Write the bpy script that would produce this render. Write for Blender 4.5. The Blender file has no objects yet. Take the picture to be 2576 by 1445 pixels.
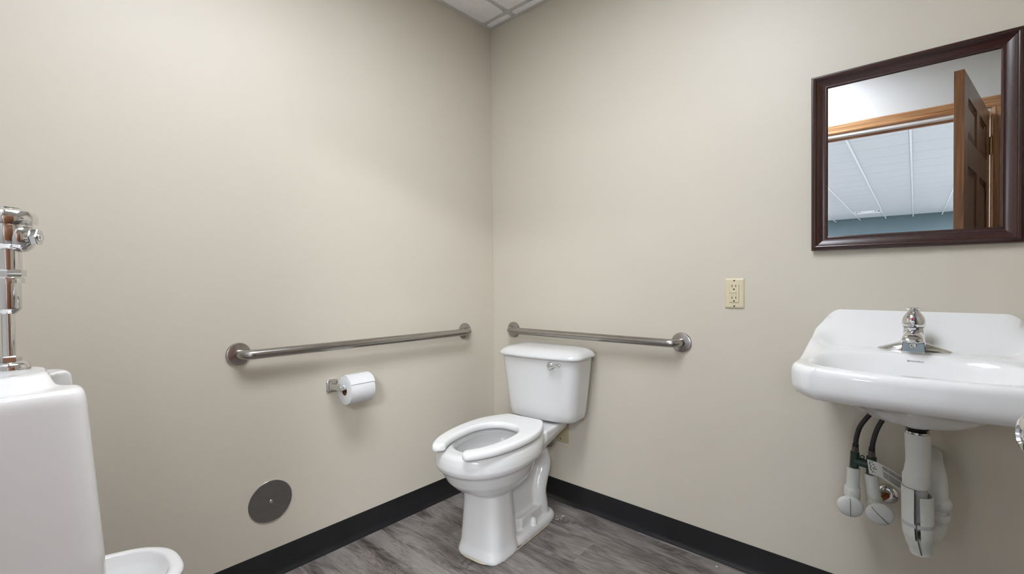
import bpy, bmesh, math, random
from mathutils import Vector, Matrix, noise
random.seed(7)
S = bpy.context.scene
COL = S.collection
PI = math.pi

# ------------------------------------------------------------------ camera
CAM = Vector((1.79260425, -1.83427032, 1.08151804))
YAW, PITCH, ROLL = math.radians(42.02), math.radians(-0.9079), math.radians(-0.5596)
FPX = 1173.976
def cam_axes():
    f = Vector((-math.sin(YAW)*math.cos(PITCH), math.cos(YAW)*math.cos(PITCH), math.sin(PITCH)))
    r = Vector((math.cos(YAW), math.sin(YAW), 0)); u = r.cross(f)
    return (r*math.cos(ROLL)+u*math.sin(ROLL), -r*math.sin(ROLL)+u*math.cos(ROLL), f)
_r, _u, _f = cam_axes()
cd = bpy.data.cameras.new('camera'); cam = bpy.data.objects.new('camera', cd); COL.objects.link(cam)
m = Matrix.Identity(4)
for i in range(3):
    m[i][0] = _r[i]; m[i][1] = _u[i]; m[i][2] = -_f[i]; m[i][3] = CAM[i]
cam.matrix_world = m
cd.sensor_fit = 'HORIZONTAL'; cd.sensor_width = 36.0; cd.lens = FPX/2576*36.0
cd.clip_start = 0.01; cd.clip_end = 100
S.camera = cam

# ------------------------------------------------------------------ world, exposure
w = bpy.data.worlds.new('world'); S.world = w; w.use_nodes = True
bg = w.node_tree.nodes['Background']; bg.inputs[0].default_value = (0.85, 0.92, 1.0, 1); bg.inputs[1].default_value = 0.3
S.view_settings.view_transform = 'Standard'; S.view_settings.look = 'None'
S.view_settings.gamma = 1.0; S.view_settings.use_curve_mapping = False
S.view_settings.exposure = 0.0
ROOM_LIGHT = 19.2       # strength of the bathroom troffer lens
HALL_LIGHT = 270.0      # watts of each ceiling panel in the room beyond the door

# ------------------------------------------------------------------ materials
def new_mat(name):
    M = bpy.data.materials.new(name); M.use_nodes = True
    nt = M.node_tree; b = nt.nodes['Principled BSDF']
    return M, nt, b
def N(nt, typ, **kw):
    n = nt.nodes.new(typ)
    for k, v in kw.items(): setattr(n, k, v)
    return n
def L(nt, a, b): nt.links.new(a, b)
def simple(name, col, rough=.5, metal=0., spec=.5, coat=0., bump=None, emis=None, var=0.0, rvar=0.0, nscale=40):
    M, nt, b = new_mat(name)
    b.inputs['Base Color'].default_value = (*col, 1); b.inputs['Roughness'].default_value = rough
    b.inputs['Metallic'].default_value = metal; b.inputs['Specular IOR Level'].default_value = spec
    b.inputs['Coat Weight'].default_value = coat; b.inputs['Coat Roughness'].default_value = .05
    if emis:
        b.inputs['Emission Color'].default_value = (*emis[0], 1); b.inputs['Emission Strength'].default_value = emis[1]
    if var or rvar or bump:
        tc = N(nt, 'ShaderNodeTexCoord'); no = N(nt, 'ShaderNodeTexNoise')
        no.inputs['Scale'].default_value = nscale; no.inputs['Detail'].default_value = 6
        L(nt, tc.outputs['Object'], no.inputs['Vector'])
        if var:
            mx = N(nt, 'ShaderNodeMix', data_type='RGBA')
            mx.inputs[6].default_value = (*[c*(1-var) for c in col], 1); mx.inputs[7].default_value = (*[min(1, c*(1+var)) for c in col], 1)
            L(nt, no.outputs['Fac'], mx.inputs[0]); L(nt, mx.outputs[2], b.inputs['Base Color'])
        if rvar:
            mr = N(nt, 'ShaderNodeMapRange'); mr.inputs[3].default_value = max(0, rough-rvar); mr.inputs[4].default_value = rough+rvar
            L(nt, no.outputs['Fac'], mr.inputs[0]); L(nt, mr.outputs[0], b.inputs['Roughness'])
        if bump:
            bp = N(nt, 'ShaderNodeBump'); bp.inputs['Strength'].default_value = bump[0]; bp.inputs['Distance'].default_value = bump[1]
            L(nt, no.outputs['Fac'], bp.inputs['Height']); L(nt, bp.outputs[0], b.inputs['Normal'])
    return M

def wall_paint(name, col):
    M, nt, b = new_mat(name)
    tc = N(nt, 'ShaderNodeTexCoord')
    n1 = N(nt, 'ShaderNodeTexNoise'); n1.inputs['Scale'].default_value = 2.3; n1.inputs['Detail'].default_value = 4
    n2 = N(nt, 'ShaderNodeTexNoise'); n2.inputs['Scale'].default_value = 260; n2.inputs['Detail'].default_value = 3
    L(nt, tc.outputs['Object'], n1.inputs['Vector']); L(nt, tc.outputs['Object'], n2.inputs['Vector'])
    mx = N(nt, 'ShaderNodeMix', data_type='RGBA')
    mx.inputs[6].default_value = (*[c*.975 for c in col], 1); mx.inputs[7].default_value = (*[c*1.025 for c in col], 1)
    L(nt, n1.outputs['Fac'], mx.inputs[0])
    # small scuffs
    n3 = N(nt, 'ShaderNodeTexVoronoi'); n3.inputs['Scale'].default_value = 9
    L(nt, tc.outputs['Object'], n3.inputs['Vector'])
    lt = N(nt, 'ShaderNodeMath', operation='LESS_THAN'); lt.inputs[1].default_value = .012
    L(nt, n3.outputs['Distance'], lt.inputs[0])
    ml = N(nt, 'ShaderNodeMath', operation='MULTIPLY'); ml.inputs[1].default_value = .35; L(nt, lt.outputs[0], ml.inputs[0])
    m2 = N(nt, 'ShaderNodeMix', data_type='RGBA'); m2.inputs[7].default_value = (col[0]*.45, col[1]*.43, col[2]*.4, 1)
    L(nt, ml.outputs[0], m2.inputs[0]); L(nt, mx.outputs[2], m2.inputs[6]); L(nt, m2.outputs[2], b.inputs['Base Color'])
    b.inputs['Roughness'].default_value = .42; b.inputs['Specular IOR Level'].default_value = .35
    bp = N(nt, 'ShaderNodeBump'); bp.inputs['Strength'].default_value = .05; bp.inputs['Distance'].default_value = .002
    L(nt, n2.outputs['Fac'], bp.inputs['Height']); L(nt, bp.outputs[0], b.inputs['Normal'])
    return M

def plank_mat():
    M, nt, b = new_mat('grey_wood_plank')
    tc = N(nt, 'ShaderNodeTexCoord'); oi = N(nt, 'ShaderNodeObjectInfo')
    rnd = N(nt, 'ShaderNodeMath', operation='MULTIPLY'); rnd.inputs[1].default_value = 53.0
    L(nt, oi.outputs['Random'], rnd.inputs[0])
    cmb = N(nt, 'ShaderNodeCombineXYZ'); L(nt, rnd.outputs[0], cmb.inputs[0]); L(nt, rnd.outputs[0], cmb.inputs[1])
    add = N(nt, 'ShaderNodeVectorMath', operation='ADD'); L(nt, tc.outputs['Object'], add.inputs[0]); L(nt, cmb.outputs[0], add.inputs[1])
    def stretched(sx, sy, scale, det, dist=0.0, rough=.55):
        mp = N(nt, 'ShaderNodeMapping'); mp.inputs['Scale'].default_value = (sx, sy, 1); L(nt, add.outputs[0], mp.inputs['Vector'])
        n = N(nt, 'ShaderNodeTexNoise'); n.inputs['Scale'].default_value = scale; n.inputs['Detail'].default_value = det
        n.inputs['Distortion'].default_value = dist; n.inputs['Roughness'].default_value = rough
        L(nt, mp.outputs[0], n.inputs['Vector']); return n
    big = stretched(1.2, 4.5, 2.4, 3, .6)            # broad dark and pale zones
    grain = stretched(3.0, 60, 3.0, 9, .4, .7)       # fine grain lines
    fine = stretched(14, 160, 3.0, 6, .0, .75)
    # cathedral rings
    mp = N(nt, 'ShaderNodeMapping'); mp.inputs['Scale'].default_value = (1.6, 9.5, 1); L(nt, add.outputs[0], mp.inputs['Vector'])
    base = N(nt, 'ShaderNodeTexNoise'); base.inputs['Scale'].default_value = 1.5; base.inputs['Detail'].default_value = 2.5; base.inputs['Distortion'].default_value = .5
    L(nt, mp.outputs[0], base.inputs['Vector'])
    mul = N(nt, 'ShaderNodeMath', operation='MULTIPLY'); mul.inputs[1].default_value = 95; L(nt, base.outputs['Fac'], mul.inputs[0])
    sn = N(nt, 'ShaderNodeMath', operation='SINE'); L(nt, mul.outputs[0], sn.inputs[0])
    ring = N(nt, 'ShaderNodeMapRange'); ring.inputs[1].default_value = -1; ring.inputs[3].default_value = 0; L(nt, sn.outputs[0], ring.inputs[0])
    def mad(a, k, c):
        n = N(nt, 'ShaderNodeMath', operation='MULTIPLY_ADD'); L(nt, a, n.inputs[0]); n.inputs[1].default_value = k
        if isinstance(c, float): n.inputs[2].default_value = c
        else: L(nt, c, n.inputs[2])
        return n.outputs[0]
    v = mad(big.outputs['Fac'], 1.55, -.89)
    v = mad(grain.outputs['Fac'], .80, v)
    v = mad(fine.outputs['Fac'], .50, v)
    v = mad(ring.outputs[0], .17, v)
    v = mad(oi.outputs['Random'], .10, v)
    cr = N(nt, 'ShaderNodeValToRGB'); e = cr.color_ramp.elements
    e[0].position = .08; e[0].color = (.022, .018, .016, 1)
    e[1].position = .95; e[1].color = (.30, .272, .250, 1)
    for pos, c in ((.30, (.062, .052, .047, 1)), (.50, (.138, .120, .110, 1)), (.70, (.225, .200, .186, 1))):
        k = e.new(pos); k.color = c
    L(nt, v, cr.inputs[0])
    # pale scratches
    mp2 = N(nt, 'ShaderNodeMapping'); mp2.inputs['Scale'].default_value = (7, 2.2, 1); mp2.inputs['Rotation'].default_value = (0, 0, .9); L(nt, tc.outputs['Object'], mp2.inputs['Vector'])
    sc = N(nt, 'ShaderNodeTexVoronoi', feature='DISTANCE_TO_EDGE'); sc.inputs['Scale'].default_value = 3.3; L(nt, mp2.outputs[0], sc.inputs['Vector'])
    lt = N(nt, 'ShaderNodeMath', operation='LESS_THAN'); lt.inputs[1].default_value = .006; L(nt, sc.outputs[0], lt.inputs[0])
    n4 = N(nt, 'ShaderNodeTexNoise'); n4.inputs['Scale'].default_value = 6; L(nt, add.outputs[0], n4.inputs['Vector'])
    gt = N(nt, 'ShaderNodeMath', operation='GREATER_THAN'); gt.inputs[1].default_value = .62; L(nt, n4.outputs['Fac'], gt.inputs[0])
    ml = N(nt, 'ShaderNodeMath', operation='MULTIPLY'); L(nt, lt.outputs[0], ml.inputs[0]); L(nt, gt.outputs[0], ml.inputs[1])
    ml2 = N(nt, 'ShaderNodeMath', operation='MULTIPLY'); ml2.inputs[1].default_value = .35; L(nt, ml.outputs[0], ml2.inputs[0])
    mx = N(nt, 'ShaderNodeMix', data_type='RGBA'); mx.inputs[7].default_value = (.42, .40, .38, 1)
    L(nt, ml2.outputs[0], mx.inputs[0]); L(nt, cr.outputs[0], mx.inputs[6]); L(nt, mx.outputs[2], b.inputs['Base Color'])
    mr = N(nt, 'ShaderNodeMapRange'); mr.inputs[3].default_value = .5; mr.inputs[4].default_value = .34; L(nt, grain.outputs['Fac'], mr.inputs[0])
    L(nt, mr.outputs[0], b.inputs['Roughness'])
    bp = N(nt, 'ShaderNodeBump'); bp.inputs['Strength'].default_value = .18; bp.inputs['Distance'].default_value = .001
    L(nt, grain.outputs['Fac'], bp.inputs['Height']); L(nt, bp.outputs[0], b.inputs['Normal'])
    return M

def oak(name, dark, light, axis='Z', rough=.3, scale=1.0):
    M, nt, b = new_mat(name)
    tc = N(nt, 'ShaderNodeTexCoord'); mp = N(nt, 'ShaderNodeMapping')
    sc = {'X': (1.5, 45, 45), 'Y': (45, 1.5, 45), 'Z': (45, 45, 1.5)}[axis]
    mp.inputs['Scale'].default_value = [s*scale for s in sc]; L(nt, tc.outputs['Object'], mp.inputs['Vector'])
    n = N(nt, 'ShaderNodeTexNoise'); n.inputs['Scale'].default_value = 2.2; n.inputs['Detail'].default_value = 8; n.inputs['Distortion'].default_value = .8; n.inputs['Roughness'].default_value = .62
    L(nt, mp.outputs[0], n.inputs['Vector'])
    cr = N(nt, 'ShaderNodeValToRGB'); e = cr.color_ramp.elements
    e[0].position = .34; e[0].color = (*dark, 1); e[1].position = .66; e[1].color = (*light, 1)
    L(nt, n.outputs['Fac'], cr.inputs[0]); L(nt, cr.outputs[0], b.inputs['Base Color'])
    b.inputs['Roughness'].default_value = rough; b.inputs['Coat Weight'].default_value = .3; b.inputs['Coat Roughness'].default_value = .2
    bp = N(nt, 'ShaderNodeBump'); bp.inputs['Strength'].default_value = .1; bp.inputs['Distance'].default_value = .001
    L(nt, n.outputs['Fac'], bp.inputs['Height']); L(nt, bp.outputs[0], b.inputs['Normal'])
    return M

def brushed(name, col, rough, sx, sy, sz, amp=.10):
    M, nt, b = new_mat(name)
    b.inputs['Metallic'].default_value = 1
    tc = N(nt, 'ShaderNodeTexCoord'); mp = N(nt, 'ShaderNodeMapping'); mp.inputs['Scale'].default_value = (sx, sy, sz); L(nt, tc.outputs['Object'], mp.inputs['Vector'])
    n = N(nt, 'ShaderNodeTexNoise'); n.inputs['Scale'].default_value = 3; n.inputs['Detail'].default_value = 5; L(nt, mp.outputs[0], n.inputs['Vector'])
    mr = N(nt, 'ShaderNodeMapRange'); mr.inputs[3].default_value = rough-amp; mr.inputs[4].default_value = rough+amp; L(nt, n.outputs['Fac'], mr.inputs[0])
    L(nt, mr.outputs[0], b.inputs['Roughness'])
    mx = N(nt, 'ShaderNodeMix', data_type='RGBA'); mx.inputs[6].default_value = (*[c*.82 for c in col], 1); mx.inputs[7].default_value = (*[min(1, c*1.15) for c in col], 1)
    L(nt, n.outputs['Fac'], mx.inputs[0]); L(nt, mx.outputs[2], b.inputs['Base Color'])
    return M

def tile_mat():
    M, nt, b = new_mat('fissured_ceiling_tile')
    tc = N(nt, 'ShaderNodeTexCoord')
    v = N(nt, 'ShaderNodeTexVoronoi'); v.inputs['Scale'].default_value = 150; L(nt, tc.outputs['Object'], v.inputs['Vector'])
    n = N(nt, 'ShaderNodeTexNoise'); n.inputs['Scale'].default_value = 40; L(nt, tc.outputs['Object'], n.inputs['Vector'])
    lt = N(nt, 'ShaderNodeMath', operation='LESS_THAN'); lt.inputs[1].default_value = .15; L(nt, v.outputs['Distance'], lt.inputs[0])
    gt = N(nt, 'ShaderNodeMath', operation='GREATER_THAN'); gt.inputs[1].default_value = .47; L(nt, n.outputs['Fac'], gt.inputs[0])
    ml = N(nt, 'ShaderNodeMath', operation='MULTIPLY'); L(nt, lt.outputs[0], ml.inputs[0]); L(nt, gt.outputs[0], ml.inputs[1])
    mx = N(nt, 'ShaderNodeMix', data_type='RGBA'); mx.inputs[6].default_value = (.90, .90, .89, 1); mx.inputs[7].default_value = (.16, .16, .15, 1)
    L(nt, ml.outputs[0], mx.inputs[0]); L(nt, mx.outputs[2], b.inputs['Base Color'])
    b.inputs['Roughness'].default_value = .9
    n2 = N(nt, 'ShaderNodeTexNoise'); n2.inputs['Scale'].default_value = 350; L(nt, tc.outputs['Object'], n2.inputs['Vector'])
    bp = N(nt, 'ShaderNodeBump'); bp.inputs['Strength'].default_value = .25; bp.inputs['Distance'].default_value = .002
    L(nt, n2.outputs['Fac'], bp.inputs['Height']); L(nt, bp.outputs[0], b.inputs['Normal'])
    return M

def cover_foam():
    """aged white soft vinyl pipe cover with a few ochre stains"""
    M, nt, b = new_mat('white_vinyl_cover')
    tc = N(nt, 'ShaderNodeTexCoord'); n = N(nt, 'ShaderNodeTexNoise'); n.inputs['Scale'].default_value = 28; n.inputs['Detail'].default_value = 4; n.inputs['Distortion'].default_value = 1.0
    L(nt, tc.outputs['Object'], n.inputs['Vector'])
    cr = N(nt, 'ShaderNodeValToRGB'); e = cr.color_ramp.elements
    e[0].position = .66; e[0].color = (.70, .71, .68, 1); e[1].position = .80; e[1].color = (.50, .42, .26, 1)
    L(nt, n.outputs['Fac'], cr.inputs[0]); L(nt, cr.outputs[0], b.inputs['Base Color'])
    b.inputs['Roughness'].default_value = .55
    n2 = N(nt, 'ShaderNodeTexNoise'); n2.inputs['Scale'].default_value = 500; L(nt, tc.outputs['Object'], n2.inputs['Vector'])
    bp = N(nt, 'ShaderNodeBump'); bp.inputs['Strength'].default_value = .25; bp.inputs['Distance'].default_value = .001
    L(nt, n2.outputs['Fac'], bp.inputs['Height']); L(nt, bp.outputs[0], b.inputs['Normal'])
    return M

WALLC = (.645, .594, .498)
MT = dict(
    wall=wall_paint('tan_wall_paint', WALLC),
    hallwall=wall_paint('blue_grey_wall_paint', (.14, .20, .225)),
    whitewall=wall_paint('pale_entry_wall_paint', (.66, .66, .66)),
    plank=plank_mat(), tile=tile_mat(),
    grid=simple('ceiling_grid_metal', (.64, .65, .64), .45),
    hallgrid=simple('hall_grid_metal', (.93, .94, .95), .45),
    halltile=simple('hall_ceiling_tile', (.66, .68, .69), .9, var=.06, nscale=60),
    base=simple('charcoal_vinyl_base', (.013, .013, .0145), .33, spec=.5, var=.3, rvar=.08, nscale=14),
    porcelain=simple('white_porcelain', (.84, .835, .825), .09, spec=.55, coat=.25),
    toilet=simple('white_toilet_china', (.70, .695, .685), .16, spec=.45),
    plastic=simple('white_seat_plastic', (.84, .84, .83), .24),
    chrome=simple('polished_chrome', (.72, .72, .72), .06, 1.0),
    chrome2=simple('worn_chrome', (.60, .60, .59), .16, 1.0, rvar=.05, nscale=30),
    steelx=brushed('brushed_steel_bar', (.40, .38, .36), .25, 9, 9, 30, .04),
    steel_disc=brushed('brushed_steel_plate', (.27, .264, .258), .42, 12, 18, 40, .08),
    steel_edge=simple('steel_plate_edge', (.55, .55, .54), .2, 1.0),
    almond=simple('almond_plastic', (.70, .62, .43), .32),
    almond_dull=simple('almond_blank_plate', (.46, .40, .24), .4),
    dark=simple('dark_slot', (.010, .008, .007), .6),
    brown=simple('cardboard_core', (.18, .075, .04), .8),
    paper=simple('toilet_tissue', (.74, .74, .74), .9, bump=(.55, .003), nscale=95),
    rubber=simple('black_rubber_hose', (.012, .012, .013), .45, bump=(.2, .0005), nscale=300),
    green=simple('green_brass_valve', (.020, .045, .034), .4, var=.5, nscale=70),
    brassnut=simple('dull_nut', (.14, .12, .11), .4, .7),
    cover=cover_foam(),
    seam=simple('cover_seam', (.12, .12, .085), .8),
    band=simple('grey_band', (.50, .51, .50), .5),
    tag=simple('paper_tag', (.66, .66, .62), .6),
    ink=simple('printed_ink', (.035, .035, .035), .6),
    copper=simple('copper_stub', (.30, .11, .05), .35, 1.0),
    mahog=oak('mahogany_frame_horizontal', (.022, .0065, .005), (.050, .015, .011), 'X', .26),
    mahogv=oak('mahogany_frame_vertical', (.022, .0065, .005), (.050, .015, .011), 'Z', .26),
    glass=simple('mirror_silver', (.93, .945, .94), .0, 1.0),
    door=oak('stained_oak_door', (.085, .030, .012), (.215, .088, .036), 'Z', .3),
    dooredge=oak('stained_oak_edge', (.16, .060, .022), (.33, .150, .062), 'Z', .35),
    casing=oak('oak_casing', (.30, .13, .05), (.58, .33, .16), 'X', .35),
    casingv=oak('oak_casing_upright', (.30, .13, .05), (.58, .33, .16), 'Z', .35),
    whitestrip=simple('white_gasket', (.75, .74, .73), .5),
    brass=simple('aged_brass', (.46, .36, .16), .25, 1.0),
    lens=simple('light_lens', (.9, .9, .9), .4, emis=((.945, 1.0, 1.085), ROOM_LIGHT)),
    halllens=simple('hall_light_lens', (.9, .9, .9), .4, emis=((.93, .97, 1.0), 5.0)),
    whitemetal=simple('white_enamel', (.8, .8, .8), .35),
    caulk=simple('yellowed_caulk', (.56, .48, .34), .55, var=.2, nscale=30),
    paintbead=simple('corner_caulk_line', (.56, .53, .46), .5),
    red=simple('red_dot', (.45, .01, .012), .3), blue=simple('blue_dot', (.02, .03, .10), .3),
    hallfloor=simple('hall_carpet', (.12, .12, .125), .95),
)

# ------------------------------------------------------------------ mesh helpers
def mesh_obj(name, bm, mat, parent=None, smooth=True, angle=40):
    me = bpy.data.meshes.new(name)
    bmesh.ops.recalc_face_normals(bm, faces=bm.faces[:])
    if smooth:
        for f in bm.faces: f.smooth = True
        for e in bm.edges:
            if len(e.link_faces) == 2 and e.calc_face_angle(0) > math.radians(angle): e.smooth = False
    bm.to_mesh(me); bm.free()
    o = bpy.data.objects.new(name, me); COL.objects.link(o)
    me.materials.append(MT[mat])
    if parent: o.parent = parent
    return o
def thing(name, label, cat, loc=(0, 0, 0), rz=0.0, group=None):
    o = bpy.data.objects.new(name, None); COL.objects.link(o); o.empty_display_size = .05
    o.location = loc; o.rotation_euler = (0, 0, rz); tag(o, label, cat, group); return o
def tag(o, label, cat, group=None):
    o['label'] = label; o['category'] = cat
    if group: o['group'] = group
    return o
def struct(o, label=None, cat=None):
    o['kind'] = 'structure'
    if label: o['label'] = label
    if cat: o['category'] = cat
    return o
def box(bm, c, s, bev=0.0, rot=None, seg=2):
    r = bmesh.ops.create_cube(bm, size=1)
    vs = r['verts']
    for v in vs: v.co = Vector((v.co.x*s[0], v.co.y*s[1], v.co.z*s[2]))
    if bev:
        es = list({e for v in vs for e in v.link_edges})
        rb = bmesh.ops.bevel(bm, geom=es, offset=bev, segments=seg, profile=.5, affect='EDGES')
        vs = list({v for f in rb['faces'] for v in f.verts} | {v for v in vs if v.is_valid})
    for v in vs:
        co = v.co.copy()
        if rot is not None: co = rot @ co
        v.co = co + Vector(c)
    return vs
def B(x0, x1, y0, y1, z0, z1, bev=0.0, bm=None, seg=2):
    bm = bm or bmesh.new()
    box(bm, ((x0+x1)/2, (y0+y1)/2, (z0+z1)/2), (abs(x1-x0), abs(y1-y0), abs(z1-z0)), bev, None, seg)
    return bm
def loft(bm, rings, closed=True, cap0=True, cap1=True):
    vr = [[bm.verts.new(p) for p in r] for r in rings]
    n = len(vr[0])
    for a, b in zip(vr[:-1], vr[1:]):
        for i in range(n if closed else n-1):
            j = (i+1) % n
            bm.faces.new((a[i], a[j], b[j], b[i]))
    if closed and cap0: bm.faces.new(vr[0][::-1])
    if closed and cap1: bm.faces.new(vr[-1])
    return vr
def frame_of(d):
    d = d.normalized(); up = Vector((0, 0, 1)) if abs(d.z) < .9 else Vector((1, 0, 0))
    a = d.cross(up).normalized(); b = a.cross(d).normalized(); return a, b
def lathe(bm, prof, org=(0, 0, 0), axis=(0, 0, 1), n=32):
    """prof: list of (radius, distance along axis)"""
    ax = Vector(axis).normalized(); a, b = frame_of(ax); O = Vector(org)
    rings = []
    for r, h in prof:
        r = max(r, 1e-5)
        rings.append([O+ax*h+(a*math.cos(2*PI*i/n)+b*math.sin(2*PI*i/n))*r for i in range(n)])
    return loft(bm, rings)
def tube(bm, path, rad, n=16):
    pts = [Vector(p) for p in path]
    if not isinstance(rad, (list, tuple)): rad = [rad]*len(pts)
    rings = []; prev = None
    for i, p in enumerate(pts):
        d = (pts[min(i+1, len(pts)-1)]-pts[max(i-1, 0)]).normalized()
        if prev is None: a, b = frame_of(d)
        else:
            a = (prev-d*prev.dot(d)).normalized(); b = a.cross(d).normalized()
        prev = a
        rings.append([p+(a*math.cos(2*PI*k/n)+b*math.sin(2*PI*k/n))*rad[i] for k in range(n)])
    return loft(bm, rings)
def catmull(pts, k=6):
    P = [Vector(p) for p in pts]; P = [P[0]*2-P[1]]+P+[P[-1]*2-P[-2]]; out = []
    for i in range(1, len(P)-2):
        for j in range(k):
            t = j/k; a, b, c, d = P[i-1], P[i], P[i+1], P[i+2]
            out.append(.5*((2*b)+(c-a)*t+(2*a-5*b+4*c-d)*t*t+(3*b-a-3*c+d)*t**3))
    out.append(P[-2]); return out
def superell(cx, cy, hx, hy, n, N_=64, z=0.0):
    out = []
    for i in range(N_):
        t = 2*PI*i/N_; c, s = math.cos(t), math.sin(t)
        out.append(Vector((cx+hx*math.copysign(abs(c)**(2/n), c), cy+hy*math.copysign(abs(s)**(2/n), s), z)))
    return out
def rrect(hx, hy, r, k=6):
    out = []
    for qx, qy, a0 in ((1, 1, 0), (-1, 1, PI/2), (-1, -1, PI), (1, -1, 3*PI/2)):
        for i in range(k+1):
            a = a0+PI/2*i/k
            out.append((qx*(hx-r)+r*math.cos(a), qy*(hy-r)+r*math.sin(a)))
    return out
def smooth01(t): t = max(0., min(1., t)); return t*t*(3-2*t)

# ------------------------------------------------------------------ the room
RX = 2.45            # right wall
EY = -1.97           # entry wall, bathroom face
ET = .125            # its thickness
CH = 2.44            # ceiling height
DX0, DX1, DH = 1.15, 2.075, 2.010   # door opening
# floor: slab plus planks
fl = struct(mesh_obj('floor', B(-.1, RX+.1, EY-ET, .1, -.06, -.004), 'dark'), 'grey wood-look plank floor', 'floor')
PW = .175; PL = 1.22
pm = bmesh.new(); box(pm, (0, 0, 0), (PL-.0006, PW-.0006, .004), .0006, None, 1)
plank_me = None
edges = [-.025 - PW*k for k in range(-1, 12)]
starts = {0: .43-PL, 1: -.45, 2: -.95, 3: -.16, 4: -.62, 5: -.30, 6: .105-PL}
for r_, yb in enumerate(edges):
    y1 = yb; y0 = yb-PW
    if y1 < EY-ET: continue
    k = r_-1
    x = starts.get(k, -random.random()*1.1)
    while x > 0: x -= PL
    while x < RX:
        if x+PL > 0:
            a, b_ = max(x, 0), min(x+PL, RX); ya, yb2 = max(y0, EY-ET), min(y1, 0)
            full = (b_-a > PL-1e-6 and yb2-ya > PW-1e-6)
            if full and plank_me:
                o = bpy.data.objects.new('plank', plank_me); COL.objects.link(o)
            else:
                bm = bmesh.new(); box(bm, (0, 0, 0), (b_-a-.0006, yb2-ya-.0006, .004), .0006, None, 1)
                o = mesh_obj('plank', bm, 'plank', smooth=False)
                if full: plank_me = o.data
            o.location = ((a+b_)/2, (ya+yb2)/2, -.002); o.parent = fl
        x += PL
pm.free()
struct(mesh_obj('wall_left', B(-.1, 0, EY-ET, .1, -.05, CH+.2), 'wall'), 'tan painted wall behind the toilet paper holder', 'wall')
struct(mesh_obj('wall_back', B(0, RX+.1, 0, .1, -.05, CH+.2), 'wall'), 'tan painted wall behind the toilet and sink', 'wall')
struct(mesh_obj('wall_right', B(RX, RX+.1, EY-ET, 0, -.05, CH+.2), 'wall'), 'tan painted side wall beyond the door', 'wall')
bm = B(0, DX0, EY-ET, EY, -.05, CH+.2); B(DX1, RX, EY-ET, EY, -.05, CH+.2, bm=bm); B(DX0, DX1, EY-ET, EY, DH, CH+.2, bm=bm)
struct(mesh_obj('wall_entry', bm, 'whitewall'), 'pale wall around the doorway', 'wall')
# fine painted caulk line in the corner
bm = bmesh.new(); tube(bm, [(.0006, -.0006, .1), (.0006, -.0006, 2.42)], .0022, 8)
struct(mesh_obj('trim_1', bm, 'paintbead'), 'thin pale caulk line down the wall corner', 'trim')

# cove base
def cove(name, p0, p1, inward, label):
    prof = [(0, .1016), (.0028, .1016), (.0032, .095), (.0032, .028), (.0045, .018), (.008, .009), (.0125, .004), (.0135, .0015), (.0135, 0), (0, 0)]
    p0, p1, inn = Vector(p0), Vector(p1), Vector(inward)
    nseg = 40; rings = []
    for i in range(nseg+1):
        p = p0.lerp(p1, i/nseg); wob = .0012*noise.noise(Vector((i*.45, p0.x*3, 7)))
        rings.append([p+inn*(d+(wob if z < .02 and d > .004 else 0))+Vector((0, 0, z)) for d, z in prof])
    bm = bmesh.new(); loft(bm, rings)
    return struct(mesh_obj(name, bm, 'base', angle=60), label, 'baseboard')
cove('baseboard_left', (0, EY, 0), (0, 0, 0), (1, 0, 0), 'charcoal rubber cove base along the toilet paper wall')
cove('baseboard_back', (0, 0, 0), (RX, 0, 0), (0, -1, 0), 'charcoal rubber cove base along the sink wall')
cove('baseboard_right', (RX, EY, 0), (RX, 0, 0), (-1, 0, 0), 'charcoal rubber cove base along the side wall')
cove('baseboard_entry', (0, EY, 0), (DX0-.07, EY, 0), (0, 1, 0), 'charcoal rubber cove base under the urinal')

# suspended ceiling: wall angle, tees, tegular tiles
ce = struct(mesh_obj('ceiling', B(-.1, RX+.1, EY-ET, .1, CH+.12, CH+.2), 'grid'), 'suspended ceiling of fissured white tiles in a grey grid', 'ceiling')
xs = [.193+.6096*k for k in range(4)]; ys = [-.0695-.6096*k for k in range(4)]
T = .012
mesh_obj('wall_angle', B(0, .024, EY, -.024, CH, CH+.002), 'grid', ce, False)
mesh_obj('wall_angle', B(0, RX, -.024, 0, CH, CH+.002), 'grid', ce, False)
mesh_obj('wall_angle', B(RX-.024, RX, EY+.024, -.024, CH, CH+.002), 'grid', ce, False)
mesh_obj('wall_angle', B(.024, RX, EY, EY+.024, CH, CH+.002), 'grid', ce, False)
for x in xs: mesh_obj('ceiling_tee', B(x-T, x+T, EY, 0, CH+.0022, CH+.004, bm=B(x-.002, x+.002, EY, 0, CH+.004, CH+.04)), 'grid', ce, False)
for y in ys: mesh_obj('ceiling_tee', B(0, RX, y-T, y+T, CH+.0008, CH+.002, bm=B(0, RX, y-.002, y+.002, CH+.004, CH+.04)), 'grid', ce, False)
def tegular(x0, x1, y0, y1):
    """tile face dropped a few millimetres below the grid with rounded corners"""
    bm = bmesh.new(); hx, hy = (x1-x0)/2, (y1-y0)/2; r = min(.012, hx*.4, hy*.4)
    rings = []
    for z, ins in ((CH+.03, -.009), (CH+.006, -.009), (CH+.006, .0005), (CH-.004, .0005), (CH-.006, .003)):
        rings.append([Vector((px, py, z-CH)) for px, py in rrect(hx-ins, hy-ins, r, 4)])
    loft(bm, rings); o = mesh_obj('ceiling_tile', bm, 'tile', ce, angle=30)
    o.location = ((x0+x1)/2, (y0+y1)/2, CH); return o
LX0, LX1, LY0, LY1 = xs[1], xs[2], ys[3], ys[1]       # troffer cell (2 x 4 ft)
gx = [.012]+xs+[RX-.012]; gy = [-.012]+ys+[EY+.012]
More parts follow.
